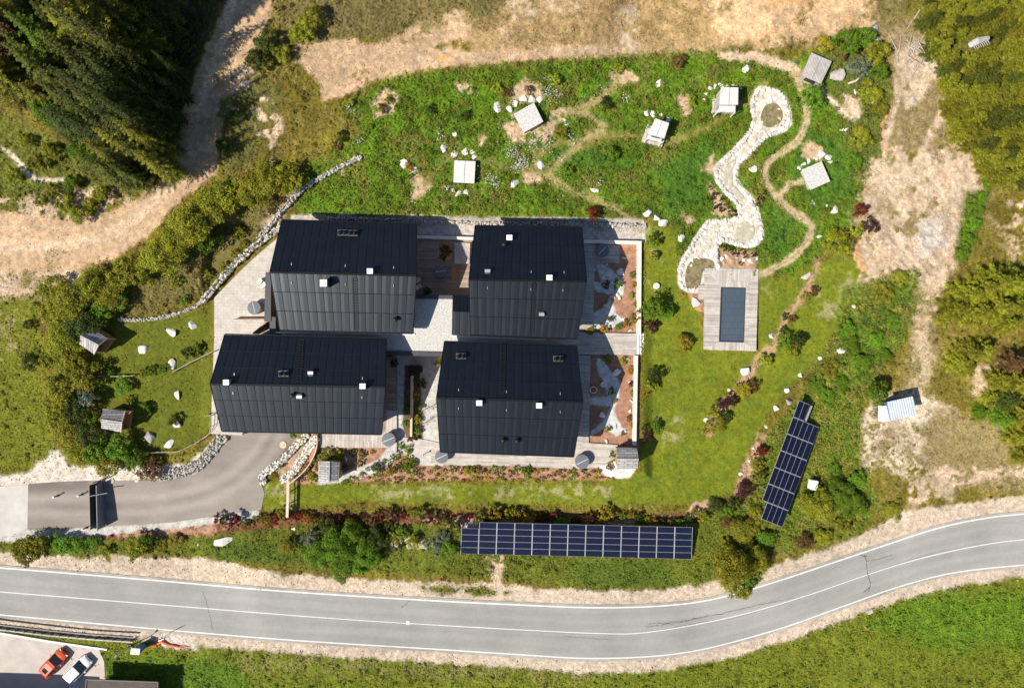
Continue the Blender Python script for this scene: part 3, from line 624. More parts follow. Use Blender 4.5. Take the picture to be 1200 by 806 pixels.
tc = np.concatenate([tc, (np.repeat(kc, npl, 0) * (.75 + .5 * rng.random((ncl * npl, 1))))]); NT = len(cen)
tag(link('meadow_grass', quads(cen, nr, .14 + .2 * rng.random(NT), .07 + .1 * rng.random(NT), tc, 'meadow_grass'), MT['tuft']), 'tall grass and weeds covering the meadows and banks', 'grass', kind='stuff')
# loose stones on the bare ground
ws = inb * np.isin(CLS, (1, 2, 3)) * (WD < .2) * (.25 + (NP > .1)) * np.where(CLS == 1, .22, 1.); ws[sd_plat < -2] *= .1
n = 9000; sel = rng.choice(ws.size, n, p=ws.ravel() / ws.sum()); sz = .035 + .10 * rng.random(n) ** 4
base = np.array([(1, 0, 0), (-.2, 1, 0), (-1, -.1, 0), (.1, -1, 0), (.1, .1, .8), (0, 0, -.5)])
a_ = rng.random(n) * 6.28; ca, sa = np.cos(a_), np.sin(a_)
Vb = base[None] * (sz[:, None] * (.7 + .6 * rng.random((n, 3))))[:, None, :]
Vb = np.stack([Vb[..., 0] * ca[:, None] - Vb[..., 1] * sa[:, None], Vb[..., 0] * sa[:, None] + Vb[..., 1] * ca[:, None], Vb[..., 2]], -1) + (VX[sel] + rng.normal(0, .06, (n, 3)) * (1, 1, 0))[:, None] 
Fb = np.array([(0, 1, 4), (1, 2, 4), (2, 3, 4), (3, 0, 4), (1, 0, 5), (2, 1, 5), (3, 2, 5), (0, 3, 5)])
me = np_mesh('loose_stones', Vb.reshape(-1, 3), (Fb[None] + 6 * np.arange(n)[:, None, None]).reshape(-1, 3), np.repeat(np.array((.5, .44, .37)) * (.55 + .75 * rng.random((n, 1))), 6, 0))
tag(link('loose_stones', me, MT['flower']), 'loose stones strewn over the bare dirt and scree', 'stones', kind='stuff')
# flowers
fl = []
for (x, y, r, n) in ((640,110,10,45),(652,112,8,30),(600,180,9,60),(612,190,10,60),(605,197,7,50),(622,172,10,50),(640,160,12,45),(575,210,9,40),(580,216,6,30),(668,163,8,25),(410,125,7,30),(640,172,14,30),(655,185,8,14),(735,115,8,25),(700,115,14,16),(700,212,8,22),(515,160,9,16),(420,165,10,20),(640,92,10,10),(560,205,20,24),(600,165,22,24),(470,210,40,20),(660,215,25,20)):
    for _ in range(n): fl.append((rng.normal(x, r * .5), rng.normal(y, r * .5)))
fl = np.array(fl); fz = hgt(fl[:, 0], fl[:, 1]) + .3; kk = (H - fz) / H / S
fcen = np.stack([(fl[:, 0] - 600) * kk, (403 - fl[:, 1]) * kk, fz + rng.random(len(fl)) * .15], -1)
nr = rng.normal(0, .4, (len(fl), 3)); nr[:, 2] = 1
fcol = np.array((.62, .58, .6)) * (.6 + .5 * rng.random((len(fl), 1)))
tag(link('wildflowers', quads(fcen, nr, .13 + .12 * rng.random(len(fl)), .12, fcol, 'wildflowers'), MT['flower']), 'pale wildflowers dotted through the meadow below the cabins', 'flowers', kind='stuff')

# ================================================================== VEGETATION
LEAFCOL = dict(olive=(.225,.22,.018), green=(.12,.21,.014), lime=(.28,.31,.02), dark=(.062,.085,.013), gold=(.28,.23,.02), red=(.16,.022,.014), brown=(.15,.085,.03), bright=(.13,.24,.014), ochre=(.36,.20,.02), grey=(.16,.19,.115), scrub=(.235,.242,.018), maroon=(.075,.026,.024), fir=(.10,.115,.014))
def crown_mesh(kind, r, h, seed, ncl, nleaf, leaf=.2):
    """leaves in clumps spread over limbs through the crown's volume"""
    g = np.random.default_rng(seed); base = np.array(LEAFCOL[kind]); cs = []; ns = []; cl = []; ls = []
    for i in range(ncl):
        a = g.random() * 6.283; e = g.random() ** .55; rr = r * (.12 + .80 * e) * (1 + .22 * math.sin(3 * a + seed) + .12 * math.sin(5 * a + 2 * seed))
        zt = h * (.30 + .62 * math.sqrt(max(0, 1 - .85 * e * e)) * (.55 + .45 * g.random()))
        c = np.array([rr * math.cos(a), rr * math.sin(a), zt]); cr = r * (.17 + .17 * g.random())
        d = g.normal(size=(nleaf, 3)); d /= np.linalg.norm(d, axis=1)[:, None]; d[:, 2] = np.abs(d[:, 2]) * 1.0 - .25
        rad = cr * (.55 + .55 * g.random((nleaf, 1))); cs.append(c + d * rad * (1, 1, .8))
        ns.append(d * .9 + (0, 0, .5) + g.normal(0, .5, (nleaf, 3)))
        cl.append(base * (.78 + .5 * g.random()) * (.75 + .5 * g.random((nleaf, 1))) * (1 + np.array([.10, .02, 0]) * g.normal()))
        ls.append(leaf * (.7 + .7 * g.random(nleaf)))
    cs, ns, cl, ls = map(np.concatenate, (cs, ns, cl, ls))
    return quads(cs, ns, ls, ls * .62, cl, kind + '_crown')
def conifer_mesh(kind, r, h, seed, whorls=20, br=8, droop=.28, seg=9, w=.30):
    g = np.random.default_rng(seed); base = np.array(LEAFCOL[kind]); cs = []; ns = []; cl = []; V = []
    for i in range(whorls):
        t = i / (whorls - 1); z = h * (.12 + .86 * t); R_ = r * (1 - t) ** .85 * (.8 + .35 * g.random()) + .12
        n = int(br * (.6 + .5 * g.random())) if t < .8 else 5
        for b in range(n):
            a = 6.283 * (b + g.random() * .7) / n + i * .7; L = R_ * (.5 + .75 * g.random() ** .8); dx, dy = math.cos(a), math.sin(a)
            sh = (.72 + .55 * g.random()); m = max(3, int(seg * L / r + 2))
            for q in range(m):
                f = (q + .6) / m; c = np.array([dx * L * f, dy * L * f, z + .25 * L * f - droop * L * f * f * 1.6])
                for sgn in (-1, 1, 0):
                    an = a + sgn * (.8 + .2 * g.random()); ll = (.30 + .5 * (1 - f)) * L * .42 * (1 if sgn else .8) + .1
                    u = np.array([math.cos(an), math.sin(an), -.22 + .2 * g.random()]); v = np.array([-u[1], u[0], .35 * g.normal()]); wd = w * (.4 + .3 * g.random()) * min(1, L + .3)
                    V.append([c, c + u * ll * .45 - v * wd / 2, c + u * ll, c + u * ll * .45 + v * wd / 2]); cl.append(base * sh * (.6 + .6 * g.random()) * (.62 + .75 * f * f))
    V = np.array(V).reshape(-1, 3); n = len(cl)
    return np_mesh(kind + '_crown', V, np.arange(4 * n).reshape(n, 4), np.repeat(np.clip(cl, .003, .9), 4, 0))
def trunk_mesh(h, r, rt, limbs, seed, crown_r=1.):
    g = random.Random(seed); m = MB()
    m.tube([(0, 0, -.3), (.02 * h, 0, h * .3), (-.01 * h, .02 * h, h * .65), (0, 0, h * .95)], [rt * 1.25, rt, rt * .6, rt * .15], 8)
    for i in range(limbs):
        a = g.random() * 6.28; z = h * (.22 + .4 * g.random()); L = crown_r * (.5 + .35 * g.random())
        m.tube([(0, 0, z), (L * .5 * math.cos(a), L * .5 * math.sin(a), z + L * .3), (L * math.cos(a), L * math.sin(a), z + L * .5)], [rt * .5, rt * .3, rt * .08], 5)
    me = bpy.data.meshes.new('trunk'); me.from_pydata(m.v, [], m.f); me.update(); return me
VAR = {}
def variant(kind, size, v):
    """size classes: s ~0.7 m, m ~1.4 m, l ~2.6 m crowns; pine / spruce = conifers"""
    key = (kind, size, v)
    if key not in VAR:
        sd = hash((kind, size)) % 1 + sum(map(ord, kind)) * 7 + ord(size[0]) * 3 + v * 101
        if size == 't': VAR[key] = (crown_mesh(kind, .35, .45, sd, 15, 16, .10), None)
        elif size == 's': VAR[key] = (crown_mesh(kind, .8, 1.1, sd, 22, 40, .14), trunk_mesh(.9, .8, .04, 5, sd, .7))
        elif size == 'm': VAR[key] = (crown_mesh(kind, 1.5, 2.6, sd, 46, 56, .18), trunk_mesh(2.4, 1.5, .08, 8, sd, 1.4))
        elif size == 'l': VAR[key] = (crown_mesh(kind, 2.8, 5.2, sd, 95, 85, .22), trunk_mesh(4.8, 2.8, .16, 12, sd, 2.6))
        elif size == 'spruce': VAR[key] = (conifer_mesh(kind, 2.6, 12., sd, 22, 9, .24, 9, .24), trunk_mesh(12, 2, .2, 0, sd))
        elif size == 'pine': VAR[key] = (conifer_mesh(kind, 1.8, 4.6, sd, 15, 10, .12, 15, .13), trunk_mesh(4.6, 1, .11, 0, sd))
    return VAR[key]
BASE_R = dict(t=.35, s=.8, m=1.5, l=2.8, spruce=2.4, pine=1.6); BASE_H = dict(t=.45, s=1.1, m=2.6, l=5.2, spruce=12., pine=4.6)
def plant(name, cat, px, py, rpx, kind, size, label, group=None, hs=1., nv=3):
    """crown seen centred at (px, py) with a crown radius in photo pixels"""
    r = rpx / S / BASE_R[size]; hh = BASE_H[size] * r * hs
    z0 = float(hgt(px, py)); p = P(px, py, z0 + hh * .6); z = gz(p.x, p.y)
    p = P(px, py, z + hh * .6); z = gz(p.x, p.y) - .03
    cr, tr = variant(kind, size, random.randrange(nv))
    rz = random.random() * 6.28
    if tr is None or size == 't':
        o = link(name, cr, MT['leaf']); o.location = (p.x, p.y, z); o.rotation_euler[2] = rz; o.scale = (r, r, r * hs)
        return tag(o, label, cat, group)
    e = empty(name, (p.x, p.y, z), label, cat, group, rz); e.scale = (r, r, r * hs)
    link('crown' if size not in 's' else 'foliage', cr, MT['leaf'], e); link('trunk' if size not in 's' else 'stem', tr, MT['bark'], e)
    return e
ORD = ['first', 'second', 'third', 'fourth', 'fifth', 'sixth', 'seventh', 'eighth', 'ninth', 'tenth', 'eleventh', 'twelfth']
def row(items, name, cat, fmt, group, key=0, **kw):
    """a small set told apart by counting from one end (the label's {n})"""
    for i, it in enumerate(sorted(items, key=lambda q: q[key])):
        x, y, r, kind, size = it[:5]; hs = it[5] if len(it) > 5 else 1.
        plant(name, cat, x, y, r, kind, size, fmt.format(n=ORD[i] if i < 12 else str(i)), group, hs, **kw)

def inpoly(x, y, poly): return sd_poly(np.array([[x]], float), np.array([[y]], float), poly)[0, 0] < 0
def poisson(poly, d, n=4000, seed=1):
    g = random.Random(seed); xs = [p[0] for p in poly]; ys = [p[1] for p in poly]; out = []
    for _ in range(n):
        x = g.uniform(min(xs), max(xs)); y = g.uniform(min(ys), max(ys))
        if inpoly(x, y, poly) and all((x - a) ** 2 + (y - b) ** 2 > d * d for a, b in out): out.append((x, y))
    return out
# wood in the upper-left corner
WOOD = [(-40,-40),(150,-40),(140,20),(132,70),(150,120),(172,160),(180,190),(165,205),(135,205),(100,185),(66,140),(30,112),(-40,95)]
for x, y in poisson(WOOD, 18, seed=3):
    edge = y > 150
    kind = random.choice(['dark', 'fir', 'dark', 'fir']) if x > 60 and not edge else random.choice(['olive', 'brown', 'dark', 'fir']) if x < 60 else random.choice(['fir', 'fir', 'olive', 'dark'])
    if y < 40 and 30 < x < 125: kind = random.choice(['green', 'olive', 'fir'])
    lab = {'fir': 'dull olive green spruce in the wood beside the dirt track', 'dark': 'dark green spruce standing in the shaded wood beside the dirt track', 'green': 'mid green spruce among darker spruces in the corner wood',
           'olive': 'sunlit olive spruce on the outer edge of the corner wood', 'brown': 'spruce with browning needles in the corner wood', 'scrub': 'yellowish sunlit spruce on the outer edge of the corner wood'}[kind]
    if x < 120 and random.random() < .3:
        plant('wood_tree', 'tree', x, y, random.uniform(14, 21), random.choice(['fir', 'green', 'olive', 'dark']), 'l', 'rounded broadleaved crown among the spruces of the corner wood', 'broadleaved trees of the corner wood', 1.2); continue
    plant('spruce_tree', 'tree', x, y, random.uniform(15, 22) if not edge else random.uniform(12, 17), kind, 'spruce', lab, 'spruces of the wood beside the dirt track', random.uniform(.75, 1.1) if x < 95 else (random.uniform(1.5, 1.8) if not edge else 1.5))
for x, y in poisson([(160,-30),(235,-30),(210,70),(195,140),(170,120),(150,60)], 26, seed=9)[:9]:
    plant('bare_spruce', 'tree', x, y, 8, 'dark', 'spruce', 'slim dark spruce in deep shade close beside the dirt track', 'slim spruces beside the track', 2.1)
for x, y in poisson([(175,-10),(235,-10),(222,70),(205,150),(180,140),(165,60)], 15, seed=19)[:14]:
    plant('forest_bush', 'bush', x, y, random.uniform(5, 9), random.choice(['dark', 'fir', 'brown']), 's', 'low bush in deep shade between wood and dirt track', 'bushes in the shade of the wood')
row([(14,205,8,'scrub','m'),(40,190,9,'olive','m'),(62,225,9,'scrub','m'),(75,238,10,'olive','m'),(92,250,11,'scrub','m'),(106,238,8,'olive','m'),(58,178,10,'olive','m'),(82,215,9,'green','m'),(30,165,8,'scrub','m'),(48,235,7,'scrub','m'),(118,228,9,'olive','m')],
    'bush', 'bush', 'rounded bush between wood and dirt track bend, {n} from the left', 'bushes on the slope inside the track bend')
# belt of shrubs and small trees west of the houses
BELT = [(335,207,17,'scrub','m'),(315,215,20,'scrub','l',.8),(292,222,20,'olive','l',.8),(268,228,18,'scrub','m'),(248,240,20,'scrub','l',.8),(225,262,22,'olive','l',.9),(238,278,18,'green','m'),(206,282,20,'scrub','l',.8),(186,302,22,'scrub','l',.8),(165,318,16,'scrub','m'),(145,322,18,'olive','m')]
row(BELT, 'roadside_tree', 'tree', 'sunlit olive shrubby tree in the belt along the dirt track, {n} from its lower end', 'shrubby trees along the dirt track')
row([(128,345,18,'olive','l',.7),(105,338,20,'scrub','l',.8),(84,350,22,'olive','l',.9),(66,366,18,'scrub','m'),(95,378,22,'dark','l',.8),(118,362,14,'green','m'),(72,396,20,'scrub','l',.8),(58,418,13,'scrub','m'),(140,352,11,'bright','m'),(60,340,15,'scrub','m')],
    'thicket_tree', 'tree', 'dense tree of the thicket above the upper grey hut, {n} from the left', 'trees of the thicket above the upper hut')
row([(78,425,18,'scrub','l',.7),(98,440,16,'olive','m'),(72,455,18,'olive','m'),(88,478,16,'dark','m'),(101,468,13,'grey','m'),(64,482,15,'scrub','m'),(80,505,18,'olive','l',.8),(105,508,16,'dark','l',.8),(110,490,9,'green','m'),(92,528,18,'scrub','l',.7),(115,530,16,'green','m')],
    'hedge_tree', 'tree', 'bushy tree in the belt beside the lower grey hut, {n} from the left', 'bushy trees beside the lower hut')
row([(140,525,16,'green','m'),(158,540,13,'green','m'),(128,543,15,'olive','m'),(176,549,14,'brown','m',.7),(150,528,10,'bright','s'),(180,536,7,'green','s')],
    'driveway_bush', 'bush', 'bush on the bank between fence and driveway gate, {n} from the left', 'bushes on the bank above the driveway')
plant('lone_bush', 'bush', 35, 423, 11, 'dark', 'm', 'small dark bush alone on the grass left of the thicket', None)
plant('lone_bush', 'bush', 33, 380, 6, 'dark', 's', 'tiny dark bush on grass at the far edge of the thicket', None)
row([(127,437,7,'green','s'),(143,452,10,'green','m',.7),(167,437,6,'olive','s'),(178,434,6,'green','s'),(190,432,7,'green','s'),(222,414,8,'dark','s'),(231,409,8,'green','s'),(170,478,8,'green','s'),(150,470,6,'olive','s'),(205,492,7,'dark','s')],
    'lawn_shrub', 'shrub', 'small green shrub on the lawn between the grey huts, {n} from the left', 'shrubs on the lawn of the two grey huts')
row([(262,312,6,'olive','s'),(275,298,6,'scrub','s'),(285,287,6,'olive','s'),(302,283,5,'gold','s'),(243,322,6,'olive','s'),(252,330,5,'scrub','s'),(205,330,7,'scrub','s'),(215,352,6,'green','s'),(280,272,8,'scrub','s'),(330,234,5,'brown','s'),(318,247,5,'brown','s')],
    'bank_shrub', 'shrub', 'low shrub growing along the boulder wall by the upper house, {n} from the left', 'low shrubs along the boulder wall')
# upper slope
row([(354,36,12,'scrub','m'),(366,20,12,'scrub','m'),(330,62,9,'olive','m'),(346,42,8,'lime','m')], 'slope_tree', 'tree', 'yellow green round tree by the top dirt slope, {n} from the left', 'round trees by the top slope')
plant('shade_bush', 'bush', 312, 48, 12, 'dark', 'm', 'dark bush at the right edge of the dirt track near the top', None)
plant('shade_bush', 'bush', 298, 72, 12, 'dark', 'm', 'dark bush beside the pale patch right of the dirt track', None)
plant('shade_bush', 'bush', 262, 172, 9, 'dark', 'm', 'dark spiky bush where the track meets the grassy bank', None)
plant('shade_bush', 'bush', 277, 135, 8, 'dark', 'm', 'dark bush between two bare patches beside the track', None)
plant('meadow_bush', 'bush', 695, 250, 9, 'red', 's', 'dark red bush on the meadow edge behind the upper right house')
plant('meadow_bush', 'bush', 652, 92, 7, 'lime', 's', 'yellow green bush above the tilted speckled cabin')
plant('meadow_bush', 'bush', 582, 103, 6, 'lime', 's', 'yellow green bush left above the tilted speckled cabin')
plant('meadow_bush', 'bush', 658, 157, 7, 'gold', 's', 'golden bush right of the tilted speckled cabin')
plant('meadow_bush', 'bush', 665, 200, 7, 'green', 's', 'light green bush below the fork of the meadow path')
plant('meadow_bush', 'bush', 725, 79, 6, 'lime', 's', 'yellow green bush below the grassy rim of the top slope')
plant('meadow_bush', 'bush', 408, 119, 6, 'lime', 's', 'yellow green bush at the left end of the flower meadow')
plant('meadow_bush', 'bush', 810, 118, 6, 'lime', 's', 'yellow green bush left of the white roofed cabin on its deck')
plant('meadow_bush', 'bush', 717, 180, 9, 'green', 's', 'leafy green bush in the middle of the meadow')
row([(455,118,5,'gold','s'),(447,128,6,'brown','s'),(400,160,7,'dark','s'),(394,172,6,'brown','s'),(480,196,5,'ochre','s'),(505,128,6,'dark','s'),(545,135,6,'dark','s'),(595,108,5,'brown','s'),(620,105,5,'brown','s'),(795,72,8,'brown','s'),(710,122,7,'dark','s')],
    'meadow_plant', 'plant', 'low dark or rusty plant scattered in the meadow, {n} from the left', 'low plants in the flower meadow')
row([(952,113,14,'green','m'),(992,50,15,'green','m'),(1012,44,12,'green','m'),(1028,60,13,'olive','m'),(1008,78,12,'grey','m'),(1030,84,10,'green','m'),(968,52,9,'gold','m'),(985,62,10,'brown','s'),(1020,110,13,'scrub','m',.6),(1010,160,12,'olive','m',.6),(1032,128,9,'olive','m',.6),(1000,190,10,'green','m',.6)],
    'garden_bush', 'bush', 'leafy bush around the grey boarded hut, {n} from the left', 'bushes around the grey boarded hut')
plant('clipped_shrub', 'shrub', 981, 286, 16, 'lime', 'm', 'large rounded yellow green shrub at the rim of the bare scree', None, .6)
plant('clipped_shrub', 'shrub', 1007, 271, 9, 'lime', 's', 'small rounded yellow green shrub touching the bare scree')
plant('clipped_shrub', 'shrub', 1006, 246, 9, 'red', 's', 'dark red shrub on the rim of the bare scree')
plant('clipped_shrub', 'shrub', 1020, 264, 9, 'maroon', 's', 'bare dark shrub standing on the bare scree')
# conifers on the right
DENSE = [(1100,-30),(1235,-30),(1235,225),(1165,205),(1135,175),(1118,140),(1110,90),(1092,55),(1082,20)]
for x, y in poisson(DENSE, 11.5, seed=5):
    if (x - 1142) ** 2 + (y - 44) ** 2 < 150: continue
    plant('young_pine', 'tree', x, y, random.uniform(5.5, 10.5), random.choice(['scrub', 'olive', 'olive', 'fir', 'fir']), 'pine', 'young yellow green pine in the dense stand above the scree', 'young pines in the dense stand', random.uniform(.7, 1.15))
row([(1122,362,15,'scrub','pine'),(1138,345,16,'scrub','pine'),(1155,338,16,'olive','pine'),(1172,330,17,'scrub','pine'),(1190,332,17,'scrub','pine'),(1150,365,15,'scrub','pine'),(1175,358,16,'olive','pine'),(1198,360,16,'scrub','pine'),(1212,330,18,'scrub','pine'),(1128,340,10,'scrub','pine'),(1186,378,13,'scrub','pine'),(1112,372,8,'scrub','pine')],
    'slope_pine', 'tree', 'spreading yellow green pine in the clump right of the ravine, {n} from the left', 'pines in the clump right of the ravine')
row([(1126,424,12,'scrub','pine',.8),(1140,412,14,'olive','pine',.9),(1155,410,12,'scrub','pine',.9),(1136,430,10,'scrub','pine',.7)], 'slope_pine', 'tree', 'pine in the small clump between two bare patches, {n} from the left', 'pines in the small clump')
row([(1175,445,12,'olive','pine'),(1190,425,13,'brown','pine'),(1200,450,15,'olive','pine'),(1185,468,13,'dark','pine'),(1204,485,15,'olive','pine'),(1180,490,11,'green','pine'),(1196,512,12,'olive','pine'),(1165,465,9,'scrub','pine',.7),(1150,482,9,'green','pine',.5),(1208,535,12,'olive','pine')],
    'edge_pine', 'tree', 'pine at the right margin above the dry grass, {n} from the left', 'pines at the right margin')
row([(1150,232,8,'bright','m',.5),(1144,245,9,'green','m',.6),(1140,262,9,'bright','m',.6),(1134,280,8,'green','m',.6),(1128,298,8,'bright','m',.6),(1158,216,7,'green','m',.5)], 'gully_bush', 'bush', 'bright green bush in the gully right of the scree, {n} from the left', 'bushes in the gully', )
# thicket east of the solar panels
TH = poisson([(1000,345),(1040,325),(1076,322),(1070,360),(1040,420),(1010,465),(975,480),(950,470),(965,420)], 17, seed=12)
row([(x, y, random.uniform(8, 12), random.choice(['green', 'green', 'bright', 'olive']), 'm', .45) for x, y in TH[:12]], 'leafy_bush', 'bush', 'low leafy bush in the green strip below the scree, {n} from the top', 'low bushes in the green strip below the scree', key=1)
plant('round_tree', 'tree', 1028, 459, 13, 'green', 'm', 'round green tree beside the corrugated trailer', None, 1.2)
row([(960,592,19,'scrub','l',.8),(984,578,16,'green','l',.8),(1000,592,15,'green','l',.7),(1006,560,10,'bright','m',.8),(978,552,9,'green','m',.7),(988,612,11,'scrub','m',.8),(944,634,10,'brown','m',.7),(966,630,10,'scrub','m',.6),(1046,598,12,'olive','m',.4)],
    'corner_tree', 'tree', 'tree in the clump between the slanted solar array and the road, {n} from the left', 'trees between the slanted array and the road')
row([(860,664,21,'olive','l',1.1),(878,676,13,'green','m',1.3),(856,684,10,'scrub','m',1.3),(886,657,16,'olive','l',.9),(846,664,12,'olive','m',1.),(868,690,13,'olive','m',1.3),(872,622,15,'scrub','l',.7),(888,606,11,'scrub','m',.7),(852,612,8,'brown','m',.7),(898,632,11,'green','m',.6),(852,640,10,'olive','m',.6)],
    'road_tree', 'tree', 'leafy tree leaning over the road bend near the panels, {n} from the left', 'trees above the road bend')
# bank above the road
row([(372,648,18,'green','l',.8),(392,640,20,'green','l',1.),(412,630,18,'green','l',.9),(428,648,17,'green','l',.9),(402,662,18,'bright','l',.8),(440,632,14,'dark','m'),(365,632,12,'grey','m'),(385,620,12,'dark','m'),(418,660,14,'bright','m')],
    'bank_tree', 'tree', 'green tree of the large clump on the road bank, {n} from the left', 'trees of the large clump on the bank')
row([(336,640,10,'olive','m',.7),(346,635,7,'dark','s'),(445,622,8,'gold','s'),(456,618,8,'dark','s'),(465,628,9,'olive','s'),(472,622,8,'green','s'),(485,634,9,'scrub','s'),(487,631,6,'dark','s'),(466,640,7,'dark','s'),(508,640,10,'grey','s'),(524,645,11,'green','m',.6),(518,630,9,'grey','m',.5)],
    'bank_bush', 'bush', 'bush on the road bank left of the long solar array, {n} from the left', 'bushes on the bank left of the solar array')
row([(28,645,16,'scrub','m'),(42,640,14,'olive','m'),(62,637,12,'bright','m',.7),(78,638,12,'green','m',.7),(92,640,11,'bright','m',.7),(108,636,9,'green','m',.6),(160,642,14,'scrub','m'),(172,634,10,'green','m'),(186,638,9,'olive','m',.7),(205,634,9,'gold','m',.6),(124,645,7,'olive','s')],
    'kerb_bush', 'bush', 'bush between the driveway and the road, {n} from the left', 'bushes between driveway and road')
hedge = [(x, 607 + 5 * math.sin(x * .05) + random.uniform(-3, 4), random.uniform(4.5, 8.5), random.choice(['maroon', 'red', 'brown', 'green', 'dark', 'ochre', 'olive', 'gold']), 's') for x in np.arange(255, 815, 9.5)]
for x, y, r, k, s_ in hedge:
    plant('hedge_shrub', 'shrub', x, y, r, k, s_, {'maroon': 'dark maroon', 'red': 'deep red', 'brown': 'brown', 'green': 'green', 'dark': 'dark green', 'ochre': 'ochre', 'olive': 'olive', 'gold': 'golden'}[k] + ' shrub in the mixed hedge along the lower lawn edge', 'shrubs of the hedge below the lawn', 1.35)
row([(695,612,10,'gold','m',.6),(705,606,8,'gold','s'),(648,604,7,'red','s'),(566,606,8,'green','s')], 'tall_hedge_shrub', 'shrub', 'taller shrub overhanging the top of the long solar array, {n} from the left', 'taller shrubs over the solar array')
row([(838,592,9,'dark','m',.7),(852,598,8,'green','m',.7),(825,606,8,'olive','s'),(862,590,7,'dark','s'),(815,600,6,'olive','s')], 'shade_shrub', 'shrub', 'shrub at the lower right lawn corner, {n} from the left', 'shrubs at the lawn corner')
# trees and shrubs on the east lawn
for x, y, r, k, s_, lab, hs in (
    (766,282,8,'green','s','small light green tree on lawn near the top wall corner',1.3), (766,300,6,'olive','s','thin olive sapling on lawn below the wall corner',1.3),
    (766,360,14,'green','m','leafy green tree beside the wall above the wooden steps',1.1), (781,366,9,'bright','m','bright green tree right of the leafy tree by the steps',1.),
    (762,383,8,'maroon','s','dark maroon round bush beside the wooden steps',1.), (802,402,10,'gold','m','golden rounded bush alone on the lawn left of the pool deck',.8),
    (768,440,9,'dark','m','dark slender tree on the lawn right of the lower garden wall',1.1), (762,452,8,'olive','s','olive sapling beside the slender dark tree',1.2), (757,461,4,'ochre','t','rusty low plant on the lawn beside the wall',1.),
    (768,501,8,'green','m','light green sapling near the lower wall end',.9), (757,509,8,'maroon','s','dark reddish bush near the lower wall end',1.),
    (920,400,10,'green','m','green shrub nearest the pool deck in the diagonal bed',.9), (928,410,9,'olive','m','olive shrub in the diagonal bed below the pool deck corner',.9), (935,399,9,'dark','m','dark tree at the top of the diagonal bed shrubs',1.1), (897,420,9,'lime','s','bright lime low shrub at the corner of the pool deck',.9),
    (872,458,10,'gold','m','yellow shrub below the large pale boulder in the diagonal bed',.8), (882,452,8,'brown','s','brown shrub right of the yellow shrub',1.), (858,468,9,'maroon','s','purple shrub in the diagonal bed',1.), (848,474,7,'maroon','s','second purple shrub lower in the diagonal bed',1.),
    (837,482,7,'lime','s','lime shrub near the lower end of the diagonal bed',1.), (842,496,9,'olive','m','olive shrub at the lower end of the diagonal bed',.7), (829,503,7,'gold','s','pale golden shrub at the very end of the diagonal bed',.8), (851,490,8,'dark','s','dark shrub among the lower diagonal bed',1.),
    (890,528,8,'red','s','bright red bush left of the slanted solar array',1.), (873,573,10,'maroon','m','dark red bush at the lower lawn end by the slanted array',.7), (888,545,8,'olive','s','olive bush below the bright red bush',1.), (893,556,7,'dark','s','dark bush below the olive bush by the slanted array',1.),
    (921,370,5,'dark','s','dark low cushion plant in the diagonal bed above the shrubs',.7), (930,375,6,'brown','s','brown low plant in the diagonal bed',.7), (955,340,6,'brown','s','brown plant by the pointed pale boulder',.7), (945,348,6,'olive','s','olive plant by the pointed pale boulder',.7), (918,386,5,'dark','s','dark small plant in the diagonal bed near the pool deck',.7)):
    plant('garden_shrub' if s_ in 'st' else 'garden_tree', 'shrub' if s_ in 'st' else 'tree', x, y, r, k, s_, lab, 'plants on the east lawn', hs)
# cushions of plants in the bare beds by the stream
for x, y in [(833,220),(838,228),(846,233),(852,240),(846,246),(856,246),(861,250),(840,241),(834,233),(848,290),(856,293),(862,297),(870,295),(874,301),(868,309),(884,298),(889,240),(892,232),(896,226)]:
    plant('cushion_plant', 'plant', x, y, random.uniform(3, 4.5), random.choice(['brown', 'dark', 'maroon']), 't', 'dark cushion plant in the bare beds beside the stone stream', 'cushion plants beside the stream')
# planted beds below the terraces
bedp = poisson([(430,548),(470,530),(500,548),(700,550),(720,562),(430,564)], 6.0, seed=21) + poisson([(400,530),(440,526),(425,543),(404,550)], 8, seed=22) + poisson([(345,563),(372,527),(378,535),(374,563)], 7.5, seed=23)
for x, y in bedp:
    k = random.choice(['ochre', 'gold', 'dark', 'olive', 'green', 'brown', 'gold', 'olive'])
    lab = {'ochre': 'ochre', 'gold': 'golden', 'dark': 'dark green', 'olive': 'olive', 'green': 'green', 'brown': 'brown'}[k] + ' small plant in the mulch bed below the lower terraces'
    plant('bed_plant', 'plant', x, y, random.uniform(2.2, 5.0), k, 't', lab, 'small plants in the mulch bed')
row([(424,533,4.5,'green','s'),(441,547,6,'dark','s'),(458,553,5,'olive','s'),(424,556,4,'olive','s'),(413,561,5,'olive','s'),(405,565,5,'green','s'),(478,548,6,'green','s'),(484,541,5,'green','s'),(617,552,6,'bright','s'),(549,552,6,'gold','s'),(386,532,8,'green','s'),(398,535,7,'olive','s')], 'bed_shrub', 'shrub', 'rounded shrub in the mulch bed below the terraces, {n} from the left', 'rounded shrubs in the mulch bed')
row([(357,511,4,'olive','s',.7),(352,520,4,'green','s',.7),(345,527,4,'dark','s',.7),(339,532,4,'olive','s',.7),(331,545,4,'dark','s',.7),(320,558,4,'olive','s',.7),(342,510,4,'green','s',.7)], 'ramp_shrub', 'shrub', 'low shrub between the two white stone walls, {n} from the left', 'low shrubs between the white stone walls')
row([(365,558,5,'olive','s'),(372,545,5,'gold','s'),(376,536,5,'olive','s'),(364,545,4,'dark','s')], 'hut_shrub', 'shrub', 'shrub left of the pale garden shed, {n} from the left', 'shrubs left of the garden shed')
